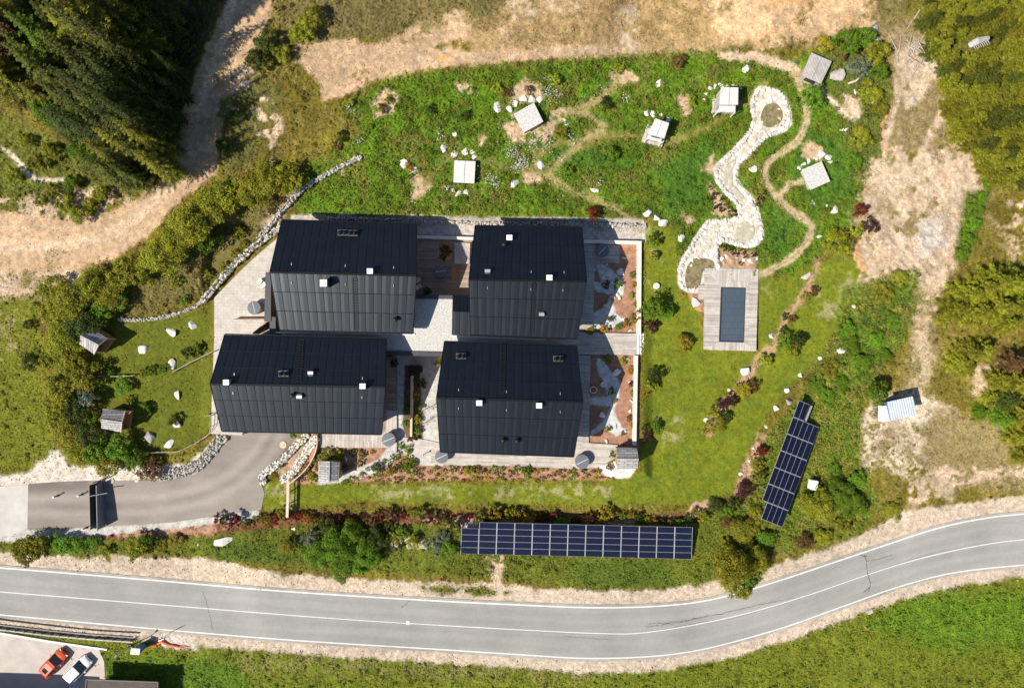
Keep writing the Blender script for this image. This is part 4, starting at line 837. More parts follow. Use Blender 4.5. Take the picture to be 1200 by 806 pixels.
row([(476,479,5,'green','s'),(492,477,5,'bright','s'),(486,463,6,'olive','s'),(488,492,6,'olive','s'),(488,505,6,'green','s'),(484,515,6,'brown','s'),(479,470,4,'green','s'),(462,425,5,'dark','s'),(494,449,6,'dark','s'),(486,440,7,'dark','s'),(478,526,5,'bright','s'),(470,522,4,'green','s')], 'court_shrub', 'shrub', 'shrub in the planter strip between the lower houses, {n} from the left', 'shrubs between the lower houses')
plant('box_hedge', 'hedge', 476, 497, 5, 'green', 's', 'clipped green hedge block left of the planter beam', None, .7)
plant('corner_shrub', 'shrub', 515, 425, 6, 'gold', 's', 'orange tinged shrub against the corner of the lower right house')
row([(741,322,4,'green','s'),(743,334,4,'ochre','s'),(740,347,4,'lime','s'),(745,357,4,'olive','s'),(743,374,6,'gold','s'),(734,380,5,'ochre','s'),(725,383,5,'green','s'),(716,374,4,'dark','s'),(708,386,6,'ochre','s'),(724,332,6,'green','s'),(710,334,5,'brown','s'),(692,388,5,'olive','s')], 'wall_shrub', 'shrub', 'shrub in the rock garden of the upper right house, {n} from the left', 'shrubs in the upper rock garden')
row([(712,421,6,'olive','s'),(730,423,5,'olive','s'),(738,435,5,'ochre','s'),(740,450,4,'maroon','s'),(742,460,4,'green','s'),(717,458,5,'green','s'),(738,490,4,'brown','s'),(740,498,4,'ochre','s'),(712,503,4,'olive','s'),(720,470,3,'ochre','s'),(730,508,3,'gold','s')], 'wall_shrub', 'shrub', 'shrub in the rock garden of the lower right house, {n} from the left', 'shrubs in the lower rock garden')
row([(718,533,4,'green','s'),(714,547,4,'brown','s')], 'shed_plant', 'plant', 'potted style plant left of the small corner hut, {n} from the left', 'plants left of the corner hut')

# ================================================================== HOUSES
def lerp(a, b, t): return a + (b - a) * t
def bil(q, u, v):  # q = ridgeL, ridgeR, eaveR, eaveL
    return lerp(lerp(q[0], q[1], u), lerp(q[3], q[2], u), v)
def slope_mesh(q, ncol, nrow, m, seams):
    """roof covering: rows of slightly lapped, cambered panels with raised seams"""
    n = (q[1] - q[0]).cross(q[3] - q[0]).normalized()
    if n.z < 0: n = -n
    bot = [p - Vector((0, 0, .22)) for p in q]
    m.prism([q[0], q[1], q[2], q[3]], bottom=bot)
    for r in range(nrow):
        v0 = r / nrow; v1 = (r + 1) / nrow - .008
        for c in range(ncol):
            u0 = (c + .012) / ncol; u1 = (c + .988) / ncol; um = u0 + (u1 - u0) * .45
            j = random.uniform(-.006, .006)
            tops = [bil(q, u, v) + n * h for v, hh in ((v0, .015), (v1, .04)) for u, h in ((u0, hh), (um, hh + .014 + j), (u1, hh + .008))]
            b_ = [bil(q, u, v) - n * .03 for v in (v0, v1) for u in (u0, um, u1)]
            m.add(tops + b_, [(0, 1, 4, 3), (1, 2, 5, 4), (3, 4, 10, 9), (4, 5, 11, 10), (0, 3, 9, 6), (2, 8, 11, 5), (0, 6, 7, 1), (1, 7, 8, 2)])
    for c in range(ncol + 1):
        u = c / ncol
        seams.bar(bil(q, u, 0) + n * .03, bil(q, u, 1) + n * .03, .035, .06)
    for r in range(1, nrow):
        seams.bar(bil(q, 0, r / nrow) + n * .035, bil(q, 1, r / nrow) + n * .035, .05, .07)
def roof_point(q, px, py):
    """the point of a roof slope seen at (px, py)"""
    n = (q[1] - q[0]).cross(q[3] - q[0]); o = Vector((0, 0, H)); d = P(px, py, 0) - o
    t = (q[0] - o).dot(n) / d.dot(n); nn = n.normalized()
    return o + d * t, (nn if nn.z > 0 else -nn)
def house(label, TL, TR, RL, RR, BL, BR, ze, zr, ncol, items, doors=()):
    q = [P(*TL, ze), P(*TR, ze), P(*RL, zr), P(*RR, zr), P(*BL, ze), P(*BR, ze)]
    tl, tr, rl, rr, bl, br = q; c = (tl + tr + bl + br) / 4; org = Vector((c.x, c.y, 0))
    root = empty('chalet', org, label, 'house', 'black roofed chalets')
    ux = (rr - rl).normalized(); uy = Vector((-ux.y, ux.x, 0))
    back, front = [rl, rr, tr, tl], [rl, rr, br, bl]
    # walls: gabled body under the roof, inset from its edges
    gi, ei = 1.0, .75
    def inset(p, sx, sy): return Vector((p.x, p.y, 0)) + ux * sx * gi + uy * sy * ei
    pts = [inset(bl, 1, 1), inset(br, -1, 1), inset(tr, -1, -1), inset(tl, 1, -1)]
    zt = lambda p: ze + .02 + (zr - ze) * ei / ((tl - bl).length / 2) - .30
    ml = (pts[0] + pts[3]) / 2; mr = (pts[1] + pts[2]) / 2
    ring = [pts[0], pts[1], mr, pts[2], pts[3], ml]; zz = [zt(0), zt(0), zr - .36, zt(0), zt(0), zr - .36]
    m = MB(); vs = [Vector((p.x, p.y, -.3)) for p in ring] + [Vector((p.x, p.y, z)) for p, z in zip(ring, zz)]
    m.add(vs, [(0, 1, 7, 6), (1, 2, 8, 7), (2, 3, 9, 8), (3, 4, 10, 9), (4, 5, 11, 10), (5, 0, 6, 11), (6, 7, 8, 11), (11, 8, 9, 10), (5, 4, 3, 2, 1, 0)])
    m.build('wall', MT['larch'], root, org)
    rm, sm = MB(), MB(); slope_mesh(back, ncol, 3, rm, sm); slope_mesh(front, ncol, 3, rm, sm)
    roof = rm.build('roof', MT['roof'], root, org)
    sm.build('standing_seam', MT['roof_line'], roof, org)
    rc = MB(); rc.bar(rl - ux * .02 + Vector((0, 0, .04)), rr + ux * .02 + Vector((0, 0, .04)), .26, .16); rc.build('ridge_cap', MT['roof_line'], roof, org)
    for a, b in ((rl, tl), (rl, bl), (rr, tr), (rr, br)):
        s = -1 if a is rl else 1
        MB().bar(a + ux * s * .035 - Vector((0, 0, .10)), b + ux * s * .035 - Vector((0, 0, .10)), .06, .34).build('barge_board', MT['roof_line'], roof, org)
    for a, b, s in ((tl, tr, 1), (bl, br, -1)):
        g_ = MB(); g_.bar(a + uy * s * .09 + Vector((0, 0, -.13)), b + uy * s * .09 + Vector((0, 0, -.13)), .16, .14); g_.build('gutter', MT['roof_line'], root, org)
    # windows and doors on all four sides
    sides = [(pts[0], pts[1]), (pts[1], pts[2]), (pts[2], pts[3]), (pts[3], pts[0])]
    for si, (a, b) in enumerate(sides):
        d = (b - a); L = d.length; d /= L; nrm = Vector((d.y, -d.x, 0)); rz = math.atan2(d.y, d.x)
        nwin = 4 if si % 2 == 0 else 2
        for k in range(nwin):
            for z, hh in ((1.25, 2.1), (3.55, 1.3)):
                pc = a + d * L * (k + .5) / nwin + Vector((0, 0, z))
                isdoor = z < 2 and k == nwin - 1
                f = MB().box(pc + nrm * .03, (1.9 if not isdoor else 1.05, .10, hh), rz).build('door' if isdoor else 'window', MT['dark_metal'] if not isdoor else MT['pale_wood'], root, org)
                if isdoor: MB().box(pc + nrm * .11 + d * .4, (.04, .05, .3), rz).build('handle', MT['steel'], f, org)
                else: MB().box(pc + nrm * .065, (1.74, .06, hh - .16), rz).build('pane', MT['glass'], f, org)
    for it in items:
        kind, x, y = it[:3]
        on_front = it[3]; sl = front if on_front else back
        p, n = roof_point(sl, x, y)
        if kind == 'white':      # white capped flue box
            hb = .75; t = Vector((0, 0, hb)); p2, _ = roof_point(sl, x, y)
            a = MB(); a.box(p + Vector((0, 0, .2)), (.62, .62, .9)); ch = a.build('chimney', MT['steel'], roof, org)
            b_ = MB(); b_.box(p + Vector((0, 0, .75)), (.72, .64, .10)); b_.build('chimney_cap', MT['white'], ch, org, bevel=.02)
        elif kind == 'tall':     # taller flue with a pale cap
            a = MB(); a.box(p + Vector((0, 0, .55)), (.75, .75, 1.7)); ch = a.build('chimney', MT['dark_metal'], roof, org)
            b_ = MB(); b_.box(p + Vector((0, 0, 1.45)), (.84, .84, .12)); b_.build('chimney_cap', MT['white'], ch, org, bevel=.02)
        elif kind == 'vent':     # twin hooded extractor outlet
            a = MB(); a.box(p + n * .12, (1.25, .75, .36)); ch = a.build('roof_vent', MT['dark_metal'], roof, org, bevel=.03)
            b_ = MB()
            for s in (-.28, .28): b_.lathe(p + Vector((s, 0, .28)), [(.2, 0), (.2, .22), (.27, .26), (.22, .36), (.05, .42)], 12)
            b_.build('vent_cowl', MT['roof_line'], ch, org)
        elif kind == 'grey':
            a = MB(); a.box(p + n * .2, (.62, .55, .5)); ch = a.build('roof_vent', MT['dark_metal'], roof, org, bevel=.03)
            b_ = MB(); b_.box(p + n * .5, (.66, .36, .08)); b_.build('vent_cap', MT['steel'], ch, org)
        elif kind == 'low':
            a = MB(); a.tube([p, p + Vector((0, 0, .55))], [.16, .16], 12); a.lathe(p + Vector((0, 0, .5)), [(.1, 0), (.32, .05), (.2, .2), (.03, .26)], 12); a.build('roof_vent', MT['black'], roof, org)
        elif kind == 'rod':
            a = MB(); a.box(p + n * .14, (.05, .30, .05)); a.box(p + n * .07 , (.09, .09, .14)); a.build('safety_anchor', MT['steel'], roof, org)
        elif kind == 'ladder':
            p2, _ = roof_point(sl, it[4], it[5]); a = MB(); d = (p2 - p); side = d.cross(n).normalized()
            for s in (-.24, .24): a.bar(p + side * s + n * .16, p2 + side * s + n * .16, .04, .04)
            k = int(d.length / .33)
            for i in range(k + 1):
                c_ = lerp(p, p2, i / k) + n * .17; a.bar(c_ - side * .24, c_ + side * .24, .03, .03)
            a.build('roof_ladder', MT['black'], roof, org)
    return root, org
F_, B_ = True, False
houseA, oA = house('upper left black roofed chalet with twin vent near its upper eave',
    (330.4, 258.4), (487.8, 262.8), (316.4, 319), (487.8, 323), (328, 386.3), (483.4, 390), 4.7, 7.1, 17,
    [('vent', 402, 273.5, B_), ('vent', 414, 274, B_), ('white', 435, 318.5, B_), ('tall', 383, 333, F_), ('low', 464, 374.5, F_),
     ('rod', 342, 310, B_), ('rod', 405, 312, B_), ('rod', 461.5, 314, B_), ('rod', 342, 331, F_), ('rod', 405, 333, F_), ('rod', 461.5, 334.5, F_), ('ladder', 415.5, 326, F_, 417.5, 386)])
houseB, oB = house('lower left black roofed chalet, the longest of the four roofs',
    (263.4, 392.3), (452, 397.3), (246.7, 450), (451, 453.6), (260, 504.5), (447, 508.3), 4.7, 7.1, 20,
    [('vent', 333, 438, B_), ('grey', 365, 438.5, B_), ('low', 344, 463, F_), ('grey', 352, 463, F_), ('white', 268, 447.5, B_), ('white', 426.5, 452, B_),
     ('rod', 275, 439, B_), ('rod', 425, 443.5, B_), ('rod', 273.5, 460, F_), ('rod', 424.5, 465, F_), ('ladder', 354, 399, B_, 350.5, 447)])
houseC, oC = house('upper right black roofed chalet with a low annex on its left',
    (556.9, 265), (681.8, 267.5), (549.5, 327.7), (687.5, 329.7), (551.5, 391.5), (676.4, 396.3), 4.7, 7.1, 14,
    [('white', 597, 279.5, B_), ('grey', 571.5, 319.5, B_), ('white', 643.5, 326, B_), ('grey', 634.5, 367, F_), ('low', 591, 287, B_),
     ('rod', 622.5, 319, B_), ('rod', 661, 319.5, B_), ('rod', 571.5, 337, F_), ('rod', 622, 339, F_), ('rod', 659.5, 340, F_), ('ladder', 625.5, 332, F_, 623, 392)])
houseD, oD = house('lower right black roofed chalet next to the sloping lawn',
    (520.8, 400.7), (675.8, 405.7), (511.7, 466), (683, 471), (516, 528.6), (672.4, 534.4), 4.7, 7.1, 17,
    [('vent', 540.5, 417.5, B_), ('vent', 654, 420.5, B_), ('white', 562, 471.5, F_), ('white', 631.5, 474.5, F_), ('low', 590, 515.5, F_), ('low', 606, 516, F_),
     ('rod', 537.5, 457, B_), ('rod', 593.5, 459, B_), ('rod', 656.5, 461.5, B_), ('rod', 537.5, 478, F_), ('rod', 593.5, 480, F_), ('rod', 656.5, 482, F_), ('ladder', 590, 402, B_, 589, 460)])
# annex of the upper right chalet
a_ = [P(530.6, 345.5, 3.6), P(556, 346.4, 3.6), P(530.2, 365, 4.35), P(556, 366, 4.35), P(529.6, 392, 3.6), P(556, 393, 3.6)]
m, sm = MB(), MB(); slope_mesh([a_[2], a_[3], a_[1], a_[0]], 3, 1, m, sm); slope_mesh([a_[2], a_[3], a_[5], a_[4]], 3, 1, m, sm)
ar = m.build('annex_roof', MT['roof'], houseC, oC); sm.build('standing_seam', MT['roof_line'], ar, oC)
m = MB(); m.prism([P(535, 349, 3.3), P(556, 349.5, 3.3), P(556, 389, 3.3), P(534, 388.5, 3.3)], 3.6); m.build('annex_wall', MT['larch'], houseC, oC)
# flat pebble roofed link between the chalets, with dark parapets
lk = empty('link_building', P(490, 380, 0), 'flat pebble roofed link building between the four chalets', 'building')
lo_ = lk.location
m = MB(); m.prism([P(346, 389.5, 2.7), P(485, 391.5, 2.7), P(485, 347.5, 2.7), P(532, 347.5, 2.7), P(531, 392, 2.7), P(676, 398.5, 2.7), P(676, 404, 2.7), P(520, 400.5, 2.7), P(519, 413, 2.7), P(452, 411, 2.7), P(452, 397.5, 2.7), P(330, 394, 2.7), P(330, 389, 2.7)], 2.9)
m.build('wall', MT['concrete'], lk, lo_)
m = MB(); m.prism([P(348, 390.5, 2.76), P(486, 392, 2.76), P(486, 349.5, 2.76), P(531, 349.5, 2.76), P(530, 392.5, 2.76), P(560, 394, 2.76), P(560, 400, 2.76), P(520, 400, 2.76), P(519, 411.5, 2.76), P(453, 409.5, 2.76), P(453, 396.5, 2.76), P(348, 393.5, 2.76)], .05)
m.build('pebble_roof', MT['gravel'], lk, lo_)
m = MB(); m.prism([P(452, 411, 2.9), P(520, 412.5, 2.9), P(520, 417.5, 2.9), P(452, 416.5, 2.9)], 1.0); m.build('parapet', MT['dark_metal'], lk, lo_)
m = MB(); m.prism([P(486, 345.5, 2.9), P(531, 346, 2.9), P(531, 350.5, 2.9), P(486, 350, 2.9)], 1.0); m.build('parapet', MT['dark_metal'], lk, lo_)
m = MB(); m.prism([P(322, 388.6, 2.9), P(486, 391, 2.9), P(486, 392.6, 2.9), P(322, 390.4, 2.9)], .3); m.build('coping', MT['white'], lk, lo_)
m = MB(); m.prism([P(530, 393, 2.9), P(640, 397.3, 2.9), P(640, 398.9, 2.9), P(530, 394.6, 2.9)], .3); m.build('coping', MT['white'], lk, lo_)
# dark screens west of the upper left chalet
m = MB(); m.prism([P(311.2, 319, 3.), P(317.6, 319, 3.), P(317.3, 376.5, 3.), P(309.6, 376.5, 3.)], 3.)
tag(m.build('carport_canopy', MT['dark_metal'], None), 'dark flat canopy along the left gable of the upper left chalet', 'canopy')
m = MB(); m.prism([P(316, 371, 2.9), P(323, 371.5, 2.9), P(323, 393, 2.9), P(316, 393, 2.9)], 2.9)
tag(m.build('entrance_porch', MT['dark_metal'], None), 'dark boxy porch between the two left chalets', 'porch')
m = MB(); m.bar(P(315.5, 378, 1.2), P(300, 391, 1.2), .12, 2.4)
tag(m.build('timber_screen', MT['larch'], None), 'brown slatted timber screen by the dark porch', 'screen')
m = MB(); m.bar(P(275, 374, .55), P(310, 373.5, .55), .1, .6)
tag(m.build('timber_screen', MT['larch'], None), 'low timber partition beside the tub on the left terrace', 'screen')

# ================================================================== TERRACES, WALLS
def slab(name, poly, z, m, label=None, cat=None, kind='structure', t=.5, group=None):
    o = MB().prism([P(x, y, z) for x, y in poly], t).build(name, m, None); return tag(o, label, cat, group, kind)
slab('terrace_paving', [(251, 349), (282, 317), (306, 295), (323, 281), (334, 270), (336, 330), (334, 400), (290, 400), (284, 510), (247, 508), (249, 440), (251, 400)], .16, MT['pave'])
slab('timber_terrace', [(486, 279), (553, 282), (552, 347), (486, 345)], .2, MT['deck_old'])
slab('timber_terrace', [(676, 286), (726, 287.5), (726, 308), (697, 308), (695, 386), (676, 388)], .2, MT['deck_x'])
slab('timber_walkway', [(664, 388.6), (746, 391), (745.5, 416), (664, 415)], .26, MT['deck_x'])
slab('timber_terrace', [(678, 416), (692, 416.5), (690, 519), (724, 521), (722, 536), (700, 548), (669, 549), (600, 546), (505, 545), (505, 528), (664, 530), (670, 470)], .2, MT['deck_x'])
slab('timber_terrace', [(445, 418), (465, 418.5), (465, 524), (374, 523.5), (375, 500), (440, 500)], .22, MT['deck_old'])
slab('terrace_paving', [(374.5, 506), (445, 508), (446, 506), (452, 506), (452, 480), (465, 482), (465, 530), (452, 524.6), (374.5, 524.2)], .235, MT['deck_y'])
slab('terrace_paving', [(498, 515), (520, 520), (520, 546), (495, 545), (470, 527), (470, 512)], .12, MT['pave'])
# steps and garden walls
st = empty('wooden_steps', P(750, 402, -.4), 'pale wooden steps leading from the walkway down to the lawn', 'steps')
for i in range(4):
    x0 = 746 + i * 2.9; z = .2 - i * .14
    MB().prism([P(x0, 391, z), P(x0 + 2.7, 391, z), P(x0 + 2.7, 416.5, z), P(x0, 416.5, z)], .10).build('tread', MT['pale_wood'] if i < 0 else MT['white'], st, st.location)
def wall_run(name, pts, w, z, m, label, h=1.2):
    o = MB()
    for a, b in zip(pts[:-1], pts[1:]): o.bar(P(a[0], a[1], z - h / 2), P(b[0], b[1], z - h / 2), M2(w), h)
    return tag(o.build(name, m, None, bevel=.02), label, 'wall')
wall_run('garden_wall', [(748.5, 283), (747.8, 391)], 5, .55, MT['wall_top'], 'pale coped garden wall right of the upper rock garden')
wall_run('garden_wall', [(744.6, 416.5), (742.6, 521)], 4.5, .55, MT['wall_top'], 'pale coped garden wall right of the lower rock garden')
wall_run('retaining_wall', [(684, 283.6), (751, 285.2)], 4, .8, MT['wall_top'], 'pale retaining wall behind the upper right terrace')
wall_run('retaining_wall', [(487, 278.2), (557, 280.4)], 3.4, .8, MT['wall_top'], 'pale retaining wall behind the terrace between the upper chalets')
slab('wooden_bench_platform', [(532.5, 284), (551, 285), (550, 309), (532.5, 309)], .55, MT['grey_wood'], 'raised grey plank platform by the dark planting hole', 'platform', None, .5)
slab('planting_pit', [(514, 285), (524, 283), (532, 287), (532, 305), (524, 308), (515, 305)], .215, MT['mulchsoil'], 'dark planting hole in the terrace between the upper chalets', 'planter', None, .1)
row([(520, 291, 5, 'dark', 's', .7), (526, 297, 5, 'brown', 's', .7), (519, 301, 4, 'dark', 's', .7)], 'pit_shrub', 'shrub', 'dark shrub in the planting hole between the upper chalets, {n} from the left', 'shrubs in the planting hole')
plant('pot_shrub', 'shrub', 500, 341, 5, 'dark', 's', 'dark rounded shrub at the lower left corner of the brown terrace')

# tubs
def tub(px, py, r, label, z=.2, ang=.5):
    top = P(px, py, z + .95); c = Vector((top.x, top.y, z)); rr = M2(r)
    e = empty('hot_tub', c, label, 'hot tub', 'round covered hot tubs')
    MB().lathe(c, [(rr * .93, 0), (rr * .96, .86)], 28).build('barrel', MT['larch'], e, c)
    MB().lathe(c, [(rr, .86), (rr * 1.02, .90), (rr, .97), (rr * .5, .99), (0.02, .995)], 28).build('cover', MT['cover'], e, c, smooth_=False)
    d = Vector((math.cos(ang), math.sin(ang), 0)) * rr * .85; MB().bar(c - d + Vector((0, 0, 1.005)), c + d + Vector((0, 0, 1.005)), .07, .03).build('strap', MT['strap'], e, c)
    return e
tub(297.7, 360.7, 7.6, 'round grey covered hot tub on the left paved terrace', .16, 1.8)
tub(516.5, 318, 7, 'round hot tub in shade between the upper chalets', .2, .1)
tub(706, 293.5, 7.6, 'round hot tub in shade on the upper right terrace', .2, .8)
tub(455.5, 515, 7.9, 'round grey hot tub at the corner of the lower left chalet', .235, .4)
tub(517.5, 535, 7.7, 'round grey hot tub at the left end of the lower right terrace', .2, .45)
tub(682.3, 540.8, 8.2, 'round grey hot tub at the right end of the lower right terrace', .2, .45)
# loungers and bench
def lounger(px, py, rz, label, z=.2):
    c = P(px, py, z); e = empty('deck_chair', c, label, 'deck chair', 'pale deck chairs', rz)
    m = MB(); m.box((0, 0, .30), (.5, .52, .06)); m.build('seat', MT['cushion'], e, bevel=.02)
    m = MB(); m.box((-.42, 0, .52), (.52, .52, .06), 0, Matrix.Rotation(R(38), 3, 'Y')); m.build('backrest', MT['cushion'], e, bevel=.02)
    for x in (-.22, .22):
        for y in (-.23, .23): MB().box((x, y, .14), (.05, .05, .28)).build('leg', MT['pale_wood'], e)
    for y in (-.29, .29): MB().box((-.05, y, .46), (.6, .06, .04)).build('armrest', MT['pale_wood'], e)
lounger(304, 331, R(215), 'upper of the two pale deck chairs on the left paved terrace', .16); lounger(308.5, 335.5, R(215), 'lower of the two pale deck chairs on the left paved terrace', .16)
lounger(491, 328, R(35), 'upper of the two pale deck chairs on the brown terrace'); lounger(492, 335.5, R(35), 'lower of the two pale deck chairs on the brown terrace')
c = P(532.5, 320.5, .2); e = empty('garden_bench', c, 'orange brown wooden bench in shade next to the round tub', 'bench', None, R(92))
MB().box((0, 0, .45), (1.5, .5, .05)).build('seat', MT['orange_wood'], e, bevel=.01)
MB().box((0, -.28, .72), (1.5, .05, .45)).build('backrest', MT['orange_wood'], e, bevel=.01)
for x in (-.65, .65):
    for y in (-.2, .2): MB().box((x, y, .21), (.07, .07, .42)).build('leg', MT['orange_wood'], e)
# terracotta bowl, lamp posts, terrace planters
c = P(695, 456.5, .1); e = empty('flower_pot', c, 'round terracotta pot at the edge of the lower rock garden', 'pot')
MB().lathe(c, [(.28, 0), (.42, .4), (.46, .42), (.46, .5), (.38, .5), (.36, .3), (.02, .3)], 20).build('bowl', MT['white'], e, c); MB().lathe(c, [(.35, .3), (.35, .42), (.02, .44)], 16).build('soil', MT['terracotta'], e, c)
for x, y, l in ((497, 532, 'thin post lamp on the paving below the planter strip'), (465.2, 528.5, 'small pale stone lamp at the corner of the paved path')):
    c = P(x, y, .1); e = empty('garden_lamp', c, l, 'lamp'); MB().tube([c, c + Vector((0, 0, .9))], [.05, .05], 8).build('post', MT['black'], e, c); MB().lathe(c, [(.1, .9), (.12, .92), (.12, 1.05), (.02, 1.1)], 10).build('lamp_head', MT['steel'], e, c)
m = MB(); m.bar(P(483.2, 440, .5), P(482.2, 511, .5), .28, .9); tag(m.build('planter_beam', MT['pale_wood'], None), 'long pale timber beam splitting the planter strip', 'beam')
m = MB(); m.bar(P(487, 428.5, .5), P(487, 436, .5), 1.7, .8); tag(m.build('planter_box', MT['black'], None), 'black planter box at the top of the planter strip', 'planter')
# bare little trees in the court
for i, (x, y, l) in enumerate(((497, 480, 'slender bare tree casting a lacy shadow beside the planter'), (494, 497, 'bare twiggy tree at the lower end of the planter'))):
    c = P(x, y, 0); e = empty('bare_tree', c, l, 'tree'); m = MB(); g = random.Random(i)
    m.tube([c, c + Vector((.05, 0, 1.1)), c + Vector((0, .05, 2.4))], [.05, .035, .012], 6); m.build('trunk', MT['bark'], e, c); m = MB()
    for k in range(16):
        a = g.random() * 6.28; z = .7 + 1.4 * g.random(); L = .3 + .5 * g.random(); p0 = c + Vector((0, 0, z)); p1 = p0 + Vector((math.cos(a) * L, math.sin(a) * L, .35)); m.tube([p0, p1], [.018, .006], 4)
        for j in range(3):
            b = a + g.uniform(-1, 1); m.tube([lerp(p0, p1, .5), lerp(p0, p1, .5) + Vector((math.cos(b), math.sin(b), .4)) * .3], [.01, .004], 4)
    m.build('branch', MT['bark'], e, c)

# ================================================================== HUTS
def gable_hut(name, label, A0, A1, R0, R1, B0, B1, ze, zr, roofm, open_end=True, cat='hut', group=None):
    """roof corners as seen: eave A, ridge R, eave B; end 1 is the open front"""
    cx = (A0[0] + B1[0]) / 2; cy = (A0[1] + B1[1]) / 2; z0 = float(hgt(cx, cy)); q = P(cx, cy, z0 + ze); z0 = gz(q.x, q.y)
    a0, a1, b0, b1 = [P(*p, z0 + ze) for p in (A0, A1, B0, B1)]; r0, r1 = P(*R0, z0 + zr), P(*R1, z0 + zr)
    c = (a0 + a1 + b0 + b1) / 4; org = Vector((c.x, c.y, z0)); e = empty(name, org, label, cat, group)
    m = MB()
    for quad in ([r0, r1, a1, a0], [r0, r1, b1, b0]): m.prism(quad, bottom=[p - Vector((0, 0, .12)) for p in quad])
    rf = m.build('roof', roofm, e, org)
    MB().bar(r0 + Vector((0, 0, .03)), r1 + Vector((0, 0, .03)), .16, .08).build('ridge_board', MT['grey_wood'], rf, org)
    ins = lambda p: Vector((p.x, p.y, 0)) + (Vector((c.x, c.y, 0)) - Vector((p.x, p.y, 0))) * .14
    A, B, C_, D = ins(a0), ins(b0), ins(b1), ins(a1)
    def wallp(p, q_, top0, top1, mid=None):
        m = MB(); n = (q_ - p).normalized(); s = Vector((-n.y, n.x, 0)) * .05; ring = [p + Vector((0, 0, z0 - .25)), q_ + Vector((0, 0, z0 - .25)), q_ + Vector((0, 0, top1))] + ([(p + q_) / 2 + Vector((0, 0, mid))] if mid else []) + [p + Vector((0, 0, top0))]
        k = len(ring); vs = [v + s for v in ring] + [v - s for v in ring]
        m.add(vs, [tuple(range(k)), tuple(range(2 * k - 1, k - 1, -1))] + [(i, (i + 1) % k, (i + 1) % k + k, i + k) for i in range(k)]); m.build('wall', MT['larch'], e, org)
    t = z0 + ze - .05
    wallp(A, D, t, t); wallp(B, C_, t, t); wallp(A, B, t, t, z0 + zr - .25)
    if open_end:
        for p, rr_ in ((D, a1), (C_, b1)): MB().bar(p + Vector((0, 0, z0 - .2)), p + Vector((0, 0, t)), .12, .12, (1, 0, 0)).build('post', MT['pale_wood'], e, org)
        m = MB(); m.bar(a1, r1, .08, .18); m.bar(b1, r1, .08, .18); m.build('barge_board', MT['pale_wood'], e, org)
        m = MB(); m.prism([Vector((p.x, p.y, z0 + .18)) for p in (A, B, C_, D)], .5); m.build('floor', MT['orange_wood'], e, org)
    else: wallp(D, C_, t, t, z0 + zr - .25)
    return e
gable_hut('open_hut', 'upper grey shingled hut with open front on the left lawn', (106.2, 383.2), (126, 396.6), (94.5, 393.5), (115.6, 404.6), (93, 403), (110.4, 415), 2.3, 3.3, MT['shingle2'])
gable_hut('open_hut', 'lower grey shingled hut with open front on the left lawn', (120.4, 478.6), (147, 481.6), (119, 491.5), (143, 495), (118.6, 501.5), (142, 506.4), 2.3, 3.3, MT['shingle'])
gable_hut('garden_shed', 'small grey shingled hut at the end of the lower right terrace', (722.6, 525), (746.5, 525), (722.6, 538), (748.5, 538), (723, 549), (746.8, 549), 2.1, 2.9, MT['shingle'], False, 'hut')
gable_hut('garden_shed', 'pale and grey roofed shed below the lower left chalet', (398, 541), (397, 563.5), (386, 540.5), (385.5, 564), (373.6, 540.5), (373.6, 564), 2.1, 2.7, MT['shingle'], False, 'shed')
m = MB(); q4 = [P(386, 540.3, -.1 + 2.74), P(385.6, 564.2, -.1 + 2.74), P(373.4, 564.2, -.1 + 2.14), P(373.4, 540.3, -.1 + 2.14)]
m.prism(q4, bottom=[p - Vector((0, 0, .05)) for p in q4]); sheet_ = bpy.data.objects['garden_shed.001']; m.build('roof_sheet', MT['white'], sheet_, sheet_.location)
# flat roofed cabins of the meadow
def cabin(label, roof_q, zr, roofm, deck_q=None, step_q=None, line=False):
    cx = sum(p[0] for p in roof_q) / 4; cy = sum(p[1] for p in roof_q) / 4
    z0 = float(hgt(cx, cy)); q = P(cx, cy, z0 + zr); z0 = gz(q.x, q.y)
    top = [P(*p, z0 + zr) for p in roof_q]; c = sum(top, Vector()) / 4; org = Vector((c.x, c.y, z0)); e = empty('meadow_cabin', org, label, 'cabin', 'flat roofed cabins of the meadow')
    rf = MB().prism(top, .14).build('roof', roofm, e, org, bevel=.02)
    if line:
        m = MB(); a = (top[0] + top[1]) / 2; b = (top[2] + top[3]) / 2; m.bar(a + Vector((0, 0, .012)), b + Vector((0, 0, .012)), .06, .03); m.build('roof_joint', MT['steel'], rf, org)
    ins = [p + (c - p) * .10 for p in top]; ins = [Vector((p.x, p.y, z0 + zr - .15)) for p in ins]
    MB().prism(ins, zr + .1).build('wall', MT['grey_wood'], e, org)
    d = (ins[2] - ins[3]); L = d.length; d = d / L; n = Vector((d.y, -d.x, 0)); rz = math.atan2(d.y, d.x)
    if n.dot(ins[3] - c) < 0: n = -n
    mid = (ins[2] + ins[3]) / 2; mid.z = z0 + min(1., zr * .5)
    w = MB().box(mid + n * .03, (min(1.5, L * .6), .08, min(1.7, zr * .8)), rz).build('door', MT['dark_metal'], e, org)
    MB().box(mid + n * .075, (min(1.3, L * .5), .04, min(1.5, zr * .7)), rz).build('pane', MT['glass'], w, org)
    if deck_q: MB().prism([P(*p, z0 + .25) for p in deck_q], .6).build('deck', MT['deck_y'], e, org)
    if step_q:
        MB().prism([P(*p, z0 + zr * .72) for p in step_q], .10).build('canopy', roofm, e, org)
        for p in step_q[2:]:
            t = P(*p, z0 + zr * .72); MB().bar(Vector((t.x, t.y, z0)), Vector((t.x, t.y, t.z - .1)), .09, .09, (1, 0, 0)).build('post', MT['white'], e, org)
    return e
